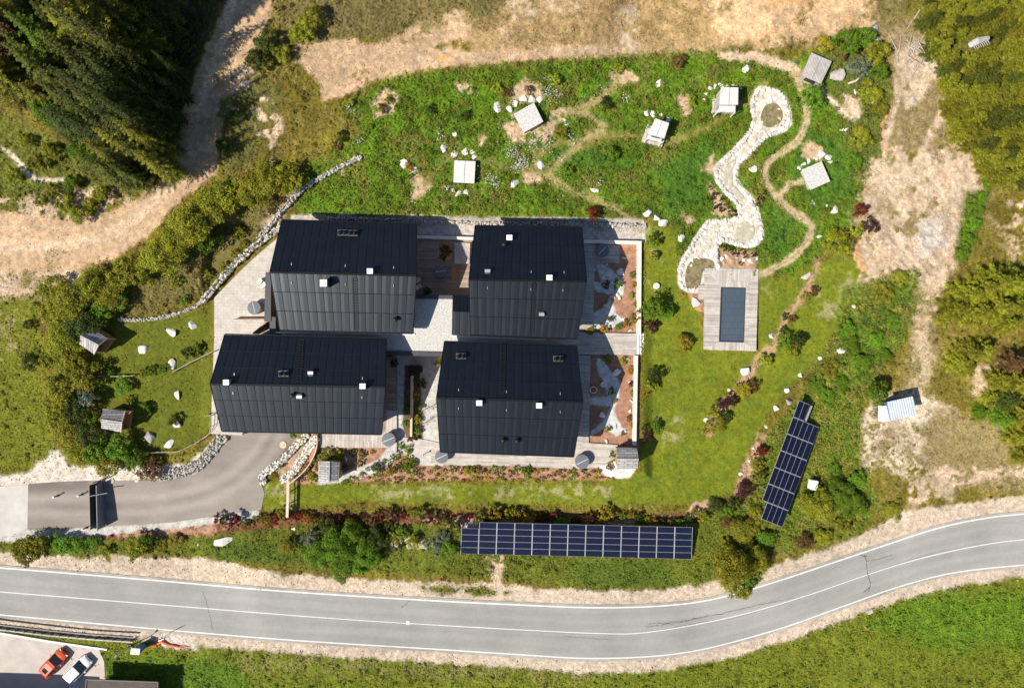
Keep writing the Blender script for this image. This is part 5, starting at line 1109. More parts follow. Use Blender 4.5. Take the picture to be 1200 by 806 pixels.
cabin('square grey white flat cabin ringed by pale boulders in the meadow', [(532.4, 188), (557.4, 189), (555.9, 215), (531.3, 213.7)], .9, MT['white_sheet'], None, None, True)
cabin('tilted speckled white flat cabin near the top of the meadow', [(602, 133.7), (625.8, 120.3), (636.8, 142.6), (614, 155.6)], .9, MT['pale_roof'])
cabin('white roofed cabin on a grey deck in the middle of the upper meadow', [(768, 138.8), (784.3, 144.3), (778.7, 162.3), (759.5, 157.4)], 2.3, MT['white_sheet'], [(760.8, 139.5), (785, 147), (775.7, 172), (752, 165.5)], [(759.3, 158.6), (775.5, 163), (774.7, 167), (757.9, 162.8)], True)
cabin('white roofed cabin on a grey deck beside the round pond head', [(845, 102.3), (865.4, 102.6), (865, 122.8), (843.2, 122.8)], 2.6, MT['white_sheet'], [(836, 105), (864, 105), (862, 132), (834.5, 132)], [(843, 124.2), (862, 124.4), (861.5, 131.4), (841, 131.2)], True)
cabin('tilted white flat cabin right of the gravel footpath', [(939.5, 199), (963, 189), (973.2, 212.5), (950, 222.6)], .9, MT['pale_roof'])
cabin('grey boarded flat cabin at the top right of the garden', [(951, 61.7), (975, 72), (962.4, 98.2), (940, 88.5)], 1.2, MT['grey_wood'], None, None, True)

# ================================================================== ROCKS
def hull(seed, n=15, flat=.75):
    g = np.random.default_rng(seed); p = g.normal(size=(n, 3)); p /= np.linalg.norm(p, axis=1)[:, None]; p *= .78 + .3 * g.random((n, 1)); p[:, 2] = np.maximum(p[:, 2], -.35) * flat
    bm = bmesh.new()
    for q in p: bm.verts.new(q)
    r = bmesh.ops.convex_hull(bm, input=bm.verts); bmesh.ops.delete(bm, geom=[v for v in bm.verts if not v.link_faces], context='VERTS')
    bmesh.ops.bevel(bm, geom=bm.edges[:], offset=.07, segments=1, affect='EDGES', clamp_overlap=True)
    bm.verts.index_update(); vs = [v.co.copy() for v in bm.verts]; fs = [tuple(v.index for v in f.verts) for f in bm.faces]; bm.free(); return vs, fs
HULLS = [hull(100 + i, 12 + i % 7, .6 + .3 * random.random()) for i in range(14)]
RME = {}
def rock_mesh(i, m):
    key = (i, m)
    if key not in RME:
        me = bpy.data.meshes.new('boulder'); me.from_pydata([tuple(v) for v in HULLS[i][0]], [], HULLS[i][1]); me.update(); me.materials.append(MT[m]); RME[key] = me
    return RME[key]
def rock(px, py, rx, ry, ang, label, group=None, m='white_rock', rz_=None, name='boulder', cat='boulder', dz=0.):
    o = bpy.data.objects.new(name, rock_mesh(random.randrange(14), m)); COL.objects.link(o); z = float(hgt(px, py))
    p = P(px, py, z + .1); rr = rz_ or min(rx, ry) * .8
    o.location = (p.x, p.y, z + M2(rr) * .12 + dz); o.rotation_euler = (random.uniform(-.15, .15), random.uniform(-.15, .15), R(ang)); bs = 1.18 if name == 'boulder' else 1.06; o.scale = (M2(rx) * bs, M2(ry) * bs, M2(rr) * bs)
    return tag(o, label, cat, group)
BL = [ # px, py, half length, half width, angle, label
 (201.5, 389.5, 9, 5, -18, 'long white boulder on the left lawn below the boulder wall'), (225.5, 382, 7, 4, -52, 'narrow white boulder near the right end of the left lawn'), (167, 409.5, 6, 6, 0, 'squarish white boulder right of the upper grey hut'),
 (200.5, 427, 6, 7, 20, 'tall pale boulder at the end of the timber rail'), (208, 463, 4.5, 6, 0, 'pale egg shaped boulder on the lower left lawn'), (207.5, 496.5, 6, 6, 40, 'white boulder nearest the corner of the lower left chalet'),
 (175.5, 512, 6.5, 7, 30, 'pale rounded boulder right of the lower grey hut'), (198, 520.5, 7, 5, 25, 'white flat boulder against the wire fence'),
 (582.5, 125, 4, 8, 25, 'long upright white boulder left of the tilted speckled cabin'), (520.5, 173.5, 4.5, 6, 0, 'pale boulder upper left of the square cabin'), (533, 157.5, 3.5, 3.5, 0, 'small white boulder above the square cabin'),
 (473.5, 191.5, 4.5, 6.5, 10, 'grey white boulder left of the square cabin'), (484.5, 198.5, 5, 4, 20, 'flat white boulder beside the grey white one'), (603, 216, 5, 6, -30, 'bluish white boulder right of the square cabin'),
 (635, 194, 5.5, 6, 10, 'cream boulder at the fork of the meadow path'), (662, 142.5, 5, 4.5, 0, 'bluish boulder right of the tilted speckled cabin'), (697.5, 223, 6, 3.5, -10, 'flat white boulder above the dark red bush'),
 (771.5, 98, 5, 5, 0, 'white boulder alone on the upper meadow lawn'), (874, 80.5, 5, 5, 30, 'white boulder near the gravelly top path'), (759, 249.5, 5.5, 4.5, 30, 'first white boulder of the row of three near the terrace corner'),
 (769, 254, 5, 4, -30, 'middle white boulder of the row of three near the terrace corner'), (776.5, 261, 5.5, 6, -30, 'lowest white boulder of the row of three near the terrace corner'), (883, 198, 5.5, 5, 20, 'white boulder between stream and footpath'),
 (990, 150.5, 5.5, 3.5, 25, 'white oblong boulder on the right of the garden lawn'), (982.5, 88, 9, 8, 15, 'big round pale boulder right of the grey boarded cabin'), (1002, 107, 3, 3, 0, 'small bluish boulder below the bent branch'), (1023, 119, 3, 2, 25, 'tiny white boulder near the scree rim'),
 (952.5, 238, 3.8, 2.8, 20, 'small white boulder left below the tilted white cabin'), (969.5, 241, 2.2, 2.2, 0, 'tiny white boulder below the tilted white cabin'), (978, 246.5, 5.5, 4.5, 35, 'bluish white boulder right below the tilted white cabin'), (960.5, 277, 2.8, 2.4, 0, 'small white boulder beside the yellow green shrub'),
 (798.5, 278.5, 4, 5, 0, 'rounded white boulder left of the stream'), (815, 355, 6, 6, 0, 'round cream boulder left of the pool deck'), (943.5, 324, 8, 3.6, 40, 'pointed white boulder in the dry bed'), (873.5, 434, 6, 6.5, 0, 'large cream round boulder in the diagonal bed'),
 (904.5, 394, 3.4, 3, 0, 'small white boulder right of the pool deck'), (855.5, 457.5, 3.2, 2.8, 0, 'small white boulder by the purple shrub'), (827.5, 491.5, 3, 3, 0, 'small white boulder at the left of the lowest bed shrubs'),
 (1001, 359, 2.6, 2.4, 0, 'topmost small white boulder along the weedy lawn edge'), (990.5, 381.5, 2.6, 2.4, 0, 'second small white boulder down the weedy lawn edge'), (979, 402, 3, 2.6, 0, 'third small white boulder down the weedy lawn edge'), (986, 411, 6, 4.5, 40, 'large white boulder in the weeds of the lawn edge'),
 (961, 419.5, 3, 3, 0, 'white boulder left of the large one in the weeds'), (938, 440, 3.2, 3.4, 0, 'white boulder halfway down the lawn edge'), (922.5, 457, 3.4, 4, 0, 'pale boulder above the slanted solar array'), (924, 470, 5, 4.5, 0, 'dull grey boulder left of the top of the slanted array'),
 (909.5, 478.5, 4, 3.6, 0, 'white boulder left of the slanted array top'), (898.5, 500, 2.6, 2.2, 0, 'small white boulder at the end of the lawn edge'), (883, 525, 2.6, 2.6, 0, 'small white boulder above the bright red bush'), (879, 540, 2.8, 2.6, 0, 'small white boulder below the bright red bush'), (868, 555, 3, 2.6, 0, 'small white boulder at the lowest end of the red bush bed'),
 (262, 633.5, 12, 5.5, 12, 'wide white rock slab on the grassy road bank'), (231, 637, 3, 2.5, 0, 'small white rock left of the wide slab on the road bank'), (160, 563.5, 3, 2, 0, 'small white kerb stone at the drive edge'), (344, 619.5, 3.5, 2, 10, 'small white rock under the timber rail'),
 (1022.8, 28, 6, 2.4, 35, 'smallest of three grey rocks above the garden bushes'), (1024, 36, 7.5, 4, 35, 'middle of three grey rocks above the garden bushes'), (1028.5, 46.5, 9.5, 4, 28, 'longest of three grey rocks above the garden bushes'),
 (1098, 83, 5, 3, 30, 'grey rock on the ridge of the ravine'), (1070, 118, 4, 4, 0, 'grey block in the middle of the ravine'), (1117, 147, 3, 2.4, 20, 'white rock at the edge of the pine stand'),
 (696, 316, 3, 2, -40, 'thin white stone in the upper rock garden'), (700.5, 278, 0, 0, 0, ''), ]
for b in BL:
    if b[2]: rock(*b[:6], None, 'grey_rock' if 'grey' in b[5] and 'white' not in b[5] else 'white_rock')
# loose rocks around cabins and rock gardens
def cluster(lst, label, group, m='white_rock', **kw):
    for i, (x, y, a, b) in enumerate(lst): rock(x, y, a, b, random.uniform(0, 180), label.format(n=ORD[i]), group, m, **kw)
cluster([(532.8, 180.5, 4.5, 4), (545.5, 178, 5, 4.5), (553.5, 178, 3.2, 3.2), (556.5, 184, 3.8, 3.6)], 'white rock above the square meadow cabin, {n} from the left', 'rocks behind the square cabin')
cluster([(523.5, 220, 5, 4), (531, 223, 2.8, 2.6), (536.8, 227, 4.4, 2.8), (546.5, 225, 4, 3.6)], 'white rock below the square meadow cabin, {n} from the left', 'rocks below the square cabin')
cluster([(597, 127, 4, 5), (604, 121, 4, 4), (613.5, 116, 4.5, 4.5), (623, 115.5, 4.5, 4), (632.5, 116.5, 4.2, 4.2)], 'pale rock behind the tilted speckled cabin, {n} from the left', 'rocks behind the speckled cabin')
cluster([(757.5, 133, 4, 3.4), (765, 133, 4.5, 3), (774, 136, 4, 3), (783, 141, 3.6, 4)], 'white rock behind the middle white roofed cabin, {n} from the left', 'rocks behind the middle cabin')
cluster([(825.5, 117, 2, 3.6), (827.5, 110, 2.6, 3.4), (832.5, 103.5, 3, 2.6), (838, 101, 3.4, 2.2), (845, 100, 4, 2.4), (851, 99.5, 3, 2.2), (860, 101, 3.5, 2), (868, 103, 2.6, 1.6)], 'white rock behind the cabin by the pond head, {n} from the left', 'rocks behind the pond head cabin')
cluster([(937, 196.5, 3, 3.2), (942, 192.5, 3.4, 2.6), (947.5, 188.5, 4, 2.8), (956, 186, 3.4, 2.4), (963, 181, 5, 4.4), (971.5, 184, 4, 4.6), (972.5, 189.5, 3.6, 2.4)], 'white rock behind the tilted white cabin by the footpath, {n} from the left', 'rocks behind the footpath cabin')
cluster([(711, 310.5, 2.4, 1.4), (706, 325, 3.6, 3), (723, 325.5, 0.1, 0.1), (727.5, 319.5, 5, 5.4), (709.5, 359.5, 5, 4), (719, 348, 3, 2.4), (726, 349.5, 2.6, 2.6), (723.5, 345, 2, 2.4), (731.5, 302.5, 3.4, 1.4), (731.5, 373.5, 2.6, 2.4), (739, 387, 3, 1.2), (740, 370, 2.4, 1.2)], 'pale stone in the upper rock garden, {n} of those listed from the terrace outwards', 'stones of the upper rock garden', rz_=2.5)
cluster([(722.5, 436.5, 4, 6), (707, 450, 4.4, 4.4), (706.5, 445, 2, 2), (702, 422, 2.6, 2), (736, 421, 2.4, 2.6), (738, 448, 2.4, 2), (740, 470, 1.2, 3), (738, 482, 1.4, 3), (705.5, 486, 3.2, 4.4), (711, 517.5, 3.6, 2.2), (733, 505, 2, 2), (721, 500, 4, 2)], 'pale stone in the lower rock garden, {n} of those listed from the terrace outwards', 'stones of the lower rock garden', rz_=2.5)
cluster([(302, 543, 0.1, 0.1), (380, 534, 3, 3), (376.5, 538, 2.4, 2.4), (405, 538.5, 3.4, 2.2), (403, 536, 2.5, 2)], 'white stone around the pale shed, {n} from the left', 'stones around the shed')
# stones lining the stream and flags in its bed
SS = resample(STREAM + [STREAM[0]], 186)
SN = normals(SS)
area = sum(SS[i][0] * SS[(i + 1) % len(SS)][1] - SS[(i + 1) % len(SS)][0] * SS[i][1] for i in range(len(SS)))
for i, (p_, n_) in enumerate(zip(SS, SN)):
    s_ = 1 if area > 0 else -1
    q_ = p_ + n_ * s_ * random.uniform(2.0, 4.0)
    if 815 < q_[0] < 890 and 313 < q_[1] < 345: continue
    rock(q_[0], q_[1], random.uniform(2.6, 4.4), random.uniform(2.2, 3.6), random.uniform(0, 180), 'white stone in the rim of the garden stream', 'white stones lining the garden stream', 'white_rock' if random.random() < .6 else 'rock', rz_=random.uniform(1.6, 3), name='rim_stone', cat='stone')
POOLS = [('pond_water', [(892, 134), (897, 124), (907, 121), (915, 127), (917, 139), (909, 148), (898, 149), (892, 143)], 'water'),
         ('pond_water', [(803, 330), (804, 316), (812, 304), (824, 303), (835, 306), (836, 314), (824, 318), (820, 334), (812, 340), (806, 338)], 'water'),
         ('stream_water', [(862, 272), (866, 263), (876, 261), (884, 268), (882, 279), (872, 284), (863, 282)], 'water_pale'),
         ('stream_water', [(848, 206), (853, 194), (862, 188), (860, 202), (858, 214), (866, 224), (872, 232), (868, 236), (858, 226), (850, 217)], 'water_pale')]
for nm, pl, m_ in POOLS:
    pl2 = catmull(pl, 5, True); zz = float(np.mean(hgt(np.array([a[0] for a in pl2]), np.array([a[1] for a in pl2])))) + .10
    bm_ = MB().add([P(x, y, float(hgt(x, y)) + .075) for x, y in pl2], [tuple(range(len(pl2)))[::-1]]); tag(bm_.build(nm, MT[m_], None), kind='structure')
k_ = 0
for x, y in poisson(STREAM, 5.6, 6000, 31):
    d = sd_poly(np.array([[x]]), np.array([[y]]), STREAM)[0, 0]
    if d > -5.5 or (y > 312 and x > 820): continue
    if any(sd_poly(np.array([[x]]), np.array([[y]]), pl)[0, 0] < -random.uniform(.5, 5.) for _, pl, _ in POOLS): continue
    m_ = 'tan_rock' if random.random() < .5 else 'white_rock'
    rock(x, y, random.uniform(2.6, 4.2), random.uniform(2.4, 3.6), random.uniform(0, 180), 'tan flat stone in the bed of the garden stream' if m_ == 'tan_rock' else 'white flat stone in the bed of the garden stream', 'flat stones in the stream bed', m_, rz_=1.0, name='bed_stone', cat='stone')
cluster([(864, 300, 3, 2), (872, 304, 2.6, 2.4), (880, 306, 4, 3), (851, 300, 3, 2.6), (846, 303, 2.8, 3), (887, 303, 2.4, 2)], 'white stone in the bare bed above the pool deck, {n} in the row', 'stones above the pool deck')
# stone walls: one thing each
def stone_wall(label, pts, w, hgt_, m, step=2.6, size=(1.6, 3.4), rows=2, cat='stone wall', zoff=0.):
    mb = MB(); L = resample(catmull(pts, 6), max(8, int(sum(math.dist(a, b) for a, b in zip(pts[:-1], pts[1:])) / step))); N_ = normals(L)
    for i in range(len(L)):
        for r in range(rows):
            off = (r - (rows - 1) / 2) * w / rows + random.uniform(-.5, .5); x, y = L[i] + N_[i] * off + rng.normal(0, .3, 2)
            z = float(hgt(x, y)) + zoff + random.uniform(.2, 1.) * hgt_ * .5; c = P(x, y, z); vs, fs = HULLS[random.randrange(14)]
            a = math.atan2(-N_[i][0], -N_[i][1]) + random.uniform(-.5, .5); mm = Matrix.Rotation(a, 3, 'Z') @ Matrix.Rotation(random.uniform(-.3, .3), 3, 'X')
            sx, sy, sz = M2(random.uniform(*size)), M2(random.uniform(*size) * .75), max(.25, hgt_ * .5)
            mb.add([c + mm @ Vector((v.x * sx, v.y * sy, v.z * sz)) for v in vs], fs)
    return tag(mb.build('stone_wall', MT[m], None), label, cat)
stone_wall('curved dry stone wall climbing from the upper left chalet into the meadow', [(303, 280), (315, 266), (330, 248), (342, 235), (358, 220), (375, 209), (395, 198), (410, 190), (423, 184.5)], 5, 1., 'rock', 2.4, (2., 3.6), 2)
stone_wall('boulder wall along the edge of the left paved terrace', [(238, 352), (246, 343), (258, 328), (275, 310), (290, 296), (306, 283), (322, 272), (330, 262)], 8, 1.1, 'rock', 3., (2.4, 4.2), 2)
stone_wall('low pale stone edging at the top of the left lawn', [(140, 374), (165, 375), (190, 372), (212, 366), (232, 357), (240, 350)], 3.6, .5, 'rock', 2.3, (1.6, 3.), 2)
stone_wall('rubble wall holding the meadow above the chalets', [(385, 257), (430, 257), (480, 259), (520, 260.5), (560, 262), (620, 262.5), (690, 263), (757, 265)], 4, .8, 'rock', 3.2, (1.6, 3.6), 2)
stone_wall('outer white stone wall of the ramp bed beside the driveway', [(360, 509), (350, 519), (338, 532), (326, 543), (314, 551), (307, 558), (309, 566)], 8, .8, 'white_rock', 2.3, (1.8, 3.2), 4)
stone_wall('inner white stone wall of the ramp bed beside the driveway', [(371, 513), (364, 522), (357, 533), (349, 545), (341, 556), (330, 562)], 9, .9, 'white_rock', 2.3, (1.8, 3.2), 4)
stone_wall('rocky white bank between driveway and left lawn', [(262, 510), (252, 522), (243, 534), (232, 545), (215, 552), (198, 556), (185, 556)], 13, .7, 'rock', 2.6, (1.6, 3.2), 5)
m = MB(); ed = resample(catmull([(372, 509), (372.5, 520), (369, 533), (360, 548), (349, 559), (340, 566)], 6), 24)
for a, b in zip(ed[:-1], ed[1:]): m.bar(P(a[0], a[1], .35), P(b[0], b[1], .35), .12, .9)
tag(m.build('timber_edging', MT['pale_wood'], None), 'curved pale timber edging right of the inner white stone wall', 'edging')
for (x, y, r, l) in ((332, 521, 4.2, 'round tan stone disc lying on the driveway'), (131, 563, 3.5, 'round tan stone disc at the driveway edge by the gate')):
    c = G(x, y, .03); tag(MB().lathe(c, [(M2(r), 0), (M2(r), .06), (M2(r) * .9, .09), (.02, .09)], 20).build('stone_disc', MT['tan_rock'], None), l, 'stone')
c = G(769, 335, 0.); tag(MB().lathe(c, [(M2(3.8), -.1), (M2(3.8), .25), (M2(3.4), .3), (.02, .31)], 20).build('stone_drum', MT['white_rock'], None), 'round pale stone drum alone on the lawn below the wall corner', 'stone')

# ================================================================== POOL
zd = .25
pd = empty('pool_deck', P(856, 362, zd - .5), 'grey timber pool deck with a rectangular covered pool', 'pool deck'); po = pd.location
O = [(826, 314.3), (888.9, 315.3), (886.2, 411.4), (825.3, 409.7)]; I = [(845.2, 336.8), (873.2, 337.6), (871.2, 401), (842.8, 400.2)]
for a, b, nm in ((0, 1, 'x'), (1, 2, 'y'), (2, 3, 'x'), (3, 0, 'y')):
    MB().prism([P(*O[a], zd), P(*O[b], zd), P(*I[b], zd), P(*I[a], zd)], .5).build('boards', MT['deck_x'] if nm == 'y' else MT['deck_y'], pd, po)
MB().prism([P(818.6, 334.4, zd - .06), P(826.5, 334.4, zd - .06), P(826.5, 351, zd - .06), P(818.6, 350.5, zd - .06)], .4).build('side_step', MT['deck_x'], pd, po)
MB().prism([P(*p, zd - .12) for p in I], .3).build('pool_cover', MT['poolc'], pd, po)
m = MB()
for a, b in zip(I, I[1:] + I[:1]): m.bar(P(*a, zd + .0), P(*b, zd + .0), .10, .10)
m.build('pool_rim', MT['dark_metal'], pd, po)

# ================================================================== SOLAR ARRAYS
def array(label, corner, du, dv, nu, nv, cells, zs, du_z, dv_z):
    """corner and cell vectors in photo pixels; zs height of the corner over ground"""
    z0 = float(hgt(*corner))
    def pt(i, j): return P(corner[0] + du[0] * i + dv[0] * j, corner[1] + du[1] * i + dv[1] * j, z0 + zs + du_z * i + dv_z * j)
    c = pt(nu / 2, nv / 2); g = gz(c.x, c.y); org = Vector((c.x, c.y, g)); e = empty('solar_array', org, label, 'solar panels', 'ground mounted solar arrays')
    n = (pt(1, 0) - pt(0, 0)).cross(pt(0, 1) - pt(0, 0)).normalized(); n = n if n.z > 0 else -n
    for i in range(nu):
        for j in range(nv):
            if not cells(i, j): continue
            q = [pt(i + a, j + b) for a, b in ((.0, .0), (1, .0), (1, 1), (.0, 1))]; qc = sum(q, Vector()) / 4
            fr = [qc + (p - qc) * .985 for p in q]; gl = [qc + (p - qc) * .985 + ((qc - p).normalized() * .05) + n * .006 for p in q]
            f = MB().prism([p for p in fr], bottom=[p - n * .05 for p in fr]).build('panel', MT['alu'], e, org)
            MB().prism(gl, bottom=[p - n * .02 for p in gl]).build('cell_face', MT['pv'], f, org)
    m = MB()
    for i in range(0, nu + 1):
        if i % 2 and nu > 6: continue
        js = [j for j in range(nv) if cells(min(max(i, 0), nu - 1), j) and cells(min(max(i - 1, 0), nu - 1), j)]; j0_, j1_ = min(js), max(js) + 1
        for j in (j0_ + .6, j1_ - .6):
            p = pt(min(max(i, .35), nu - .35), j) - n * .1; m.bar(Vector((p.x, p.y, gz(p.x, p.y) - .3)), p, .1, .1, (1, 0, 0))
        m.bar(pt(min(max(i, .2), nu - .2), j0_ + .05) - n * .1, pt(min(max(i, .2), nu - .2), j1_ - .05) - n * .1, .08, .1)
    m.build('support_frame', MT['steel'], e, org)
    return e
array('long solar array above the road with its top left corner missing', (540.8, 611.2), (20.85, .5), (-.25, 7.45), 13, 5, lambda i, j: not (i == 0 and j == 0), 1.5, 0., -.40)
array('slanted solar array of stepped outline at the lower right of the lawn', (936.7, 469), (6.12, 2.44), (-7.25, 19.5), 5, 7, lambda i, j: (j == 0 and i < 2) or (0 < j < 6) or (j == 6 and i > 0), 1.9, -.26, 0.02)
m = MB(); q = [P(540.5, 611.5, -1.0), P(561, 612, -1.0), P(561, 618.5, -1.05), P(540.5, 618, -1.05)]; m.prism(q, .06); tag(m.build('inverter_cabinet', MT['steel'], None), 'pale grey metal box filling the missing corner of the long array', 'cabinet')
m = MB(); m.bar(P(951, 475.5, .6), P(943.5, 494, .6), .25, .12); tag(m.build('mounting_rail', MT['steel'], None), 'bare bright metal rail beside the top panels of the slanted array', 'rail')
m = MB(); m.box(G(952.5, 567.5, .6), (.85, 1.25, 1.2), R(-8)); tag(m.build('white_cabinet', MT['white'], None, bevel=.04), 'white utility cabinet standing in the weeds right of the slanted array', 'cabinet')

# ================================================================== TRAILER
rq = [(1039.4, 470.9), (1069.2, 464.2), (1074.6, 485.8), (1043.9, 492.5)]; zt_ = float(hgt(1057, 479)) + 2.6
tq = [P(*p, zt_) for p in rq]; c = sum(tq, Vector()) / 4; g = gz(c.x, c.y); org = Vector((c.x, c.y, g)); tr_ = empty('site_trailer', org, 'blue site trailer with a pale corrugated roof on the dry ground', 'trailer')
ax = (tq[1] - tq[0]).normalized(); ay = Vector((-ax.y, ax.x, 0)); m = MB(); L0 = (tq[1] - tq[0]).length; W0 = (tq[0] - tq[3]).length
for i in range(22):
    x0 = -L0 / 2 + L0 * i / 22; m.bar(c + ax * (x0 + L0 / 44) + ay * W0 / 2 + Vector((0, 0, .03 if i % 2 else 0)), c + ax * (x0 + L0 / 44) - ay * W0 / 2 + Vector((0, 0, .03 if i % 2 else 0)), L0 / 22 + (.01 if i % 2 else 0), .07)
m.build('roof', MT['ice_metal'], tr_, org)
rz = math.atan2(ax.y, ax.x); MB().box(Vector((c.x, c.y, g + 1.5)), (L0 - .75, W0 - .5, 1.95), rz).build('body', MT['blue'], tr_, org)
MB().box(Vector((c.x, c.y, g + .46)), (L0 - .1, W0 - .6, .12), rz).build('chassis', MT['dark_metal'], tr_, org)
for sx in (-.3, .3):
    for sy in (-1, 1):
        w = MB().lathe(org + ax * sx * L0 * .5 + ay * sy * (W0 / 2 - .35) + Vector((0, 0, .32)), [(.2, -.1), (.32, -.09), (.32, .09), (.2, .1)], 18, 'Y', rz).build('wheel', MT['tyre'], tr_, org)
for k in (-.22, .2):
    f = MB().box(Vector((c.x, c.y, g + 1.65)) + ax * L0 * k - ay * (W0 / 2 - .24), (.7, .06, .7), rz).build('window', MT['white'], tr_, org); MB().box(Vector((c.x, c.y, g + 1.65)) + ax * L0 * k - ay * (W0 / 2 - .20), (.58, .05, .58), rz).build('pane', MT['glass'], f, org)
f = MB().box(Vector((c.x, c.y, g + 1.45)) + ax * 0 - ay * (W0 / 2 - .24), (.8, .06, 1.7), rz).build('door', MT['dark_metal'], tr_, org)
m = MB(); q = [P(1034.6, 475.8, g + 1.5), P(1040.2, 474.8, g + 1.5), P(1042.4, 493.5, g + 1.5), P(1034.2, 494.4, g + 1.5)]; m.prism(q, 1.1); m.build('tool_box', MT['white'], tr_, org)
MB().bar(org - ax * (L0 / 2 + .2) + Vector((0, 0, .45)), org - ax * (L0 / 2 + 1.1) + Vector((0, 0, .4)), .1, .1).build('drawbar', MT['dark_metal'], tr_, org)

# ================================================================== GATE, FENCES
zg = gz(*P(114, 592, -2.2).xy); gt = empty('sliding_gate', P(114, 592, zg), 'black double sided gate standing across the driveway', 'gate'); go = gt.location
for (x, w, mm, h) in ((109.2, .8, 'dark_metal', 1.8), (117.6, 1.2, 'cover', 1.85)):
    m = MB(); m.bar(P(x, 567, zg + h / 2), P(x + 1.2, 618.5, zg + h / 2), M2(w) * .8, h); m.build('panel', MT[mm], gt, go)
m = MB(); m.bar(P(113.5, 567.5, zg + .05), P(115, 618, zg + .05), M2(7), .08); m.build('track', MT['black'], gt, go)  # wide black strip stands in for the shaded gap between the panels
m = MB(); m.bar(P(105.5, 581, zg + 2.), P(126, 577.5, zg + 2.), .10, .10); m.build('crossbar', MT['cover'], gt, go)
for x, y in ((108, 566), (119, 562.5), (107, 581), (110.5, 619)):
    m = MB(); p = P(x, y, zg + 2.); m.bar(Vector((p.x, p.y, zg - .2)), p, .12, .12, (1, 0, 0)); m.build('post', MT['dark_metal'], gt, go)
for i, (x, y, l) in enumerate(((68, 580.5, 'left of two dark bollards on the driveway before the gate'), (96.5, 579, 'dark bollard nearest the gate on its outer side'), (101.5, 618, 'dark bollard on the lower driveway edge before the gate'))):
    c = G(x, y, .02); e = empty('bollard', c, l, 'bollard', 'dark driveway bollards'); MB().tube([c, c + Vector((0, 0, .85))], [.09, .085], 10).build('post', MT['black'], e, c); MB().lathe(c, [(.11, .85), (.12, .88), (.11, .98), (.02, 1.0)], 10).build('cap', MT['steel'], e, c)
    MB().box(c + Vector((0, 0, .02)), (.35, .3, .05)).build('base', MT['black'], e, c)
def rail_fence(label, pts, h, m, rails=(1., .5), w=.09, step=12, name='rail_fence', cat='fence', wtop=None):
    c = G(*pts[0]); e = empty(name, c, label, cat); posts = []
    tops = resample(pts, max(2, int(sum(math.dist(a, b) for a, b in zip(pts[:-1], pts[1:])) / step) + 1))
    for x, y in tops:
        p = P(x, y, float(hgt(x, y)) + h); z = gz(p.x, p.y); MB().bar(Vector((p.x, p.y, z - .3)), Vector((p.x, p.y, z + h)), w, w, (1, 0, 0)).build('post', MT[m], e, c)
    fine = resample(pts, max(len(tops), 2) * 3)
    for k, f in enumerate(rails):
        mb = MB()
        for a, b in zip(fine[:-1], fine[1:]):
            pa, pb = P(*a, float(hgt(*a)) + h), P(*b, float(hgt(*b)) + h); d = Vector((0, 0, h * (1 - f) - .04)); mb.bar(pa - d, pb - d, (wtop if wtop and k == 0 else w * .7), w)
        mb.build('rail', MT[m], e, c)
    return e
rail_fence('pale timber railing standing on the lawn beside the driveway end', [(337.6, 563), (337.4, 583), (336.6, 606)], 1.15, 'pale_wood', (1., .5), .1, 14, 'timber_railing', 'railing', .34)
rail_fence('grey timber rail on the left lawn between the two huts', [(115, 441), (135, 441), (156, 440.5)], .6, 'rail', (1.,), .1, 14)
rail_fence('slanting timber rail from the tall pale boulder to the house', [(203, 435.5), (225, 424), (249, 412)], .8, 'rail', (1., .55), .1, 14)
rail_fence('thin grey wire fence around the foot of the left lawn', [(119, 504), (135, 513), (155, 524), (167, 531), (185, 530), (206, 530), (228, 520), (246, 508), (246.5, 487)], .9, 'rail', (1., .5), .06, 12, 'wire_fence', 'fence')
rail_fence('short grey rail by the left corner of the lower left chalet', [(241, 487), (247, 486.5)], 1., 'rail', (1.,), .1, 6)
# guard rail beside the road, kerb of the car park
c = G(60, 741); e = empty('guard_rail', c, 'long guard rail between road and car park', 'guard rail')
ln = resample([(-60, 723), (0, 731.5), (60, 738.5), (110, 743), (156, 746)], 22)
for x, y in ln:
    p = P(x, y + 2.5, gz(*P(x, y, -3.6).xy)); MB().box(p + Vector((0, 0, .35)), (.12, .16, .9)).build('post', MT['dark_metal'], e, c)
mb = MB()
for a, b in zip(ln[:-1], ln[1:]): mb.bar(P(*a, float(hgt(*a)) + .72), P(*b, float(hgt(*b)) + .72), .12, .3)
mb.build('beam', MT['dark_metal'], e, c)
mb = MB()
for a, b in zip(ln[:-1], ln[1:]): mb.bar(P(a[0], a[1] + 5.5, float(hgt(*a)) + .3), P(b[0], b[1] + 5.5, float(hgt(*b)) + .3), .16, .4)
mb.build('kerb_beam', MT['concrete'], e, c)
mb = MB(); ln = resample([(-60, 731), (0, 741), (60, 751), (126, 760.5)], 14)
for a, b in zip(ln[:-1], ln[1:]): mb.bar(G(a[0], a[1], .08), G(b[0], b[1], .08), .22, .3)
tag(mb.build('parking_kerb', MT['white'], None), 'pale kerb line above the two parked cars', 'kerb')

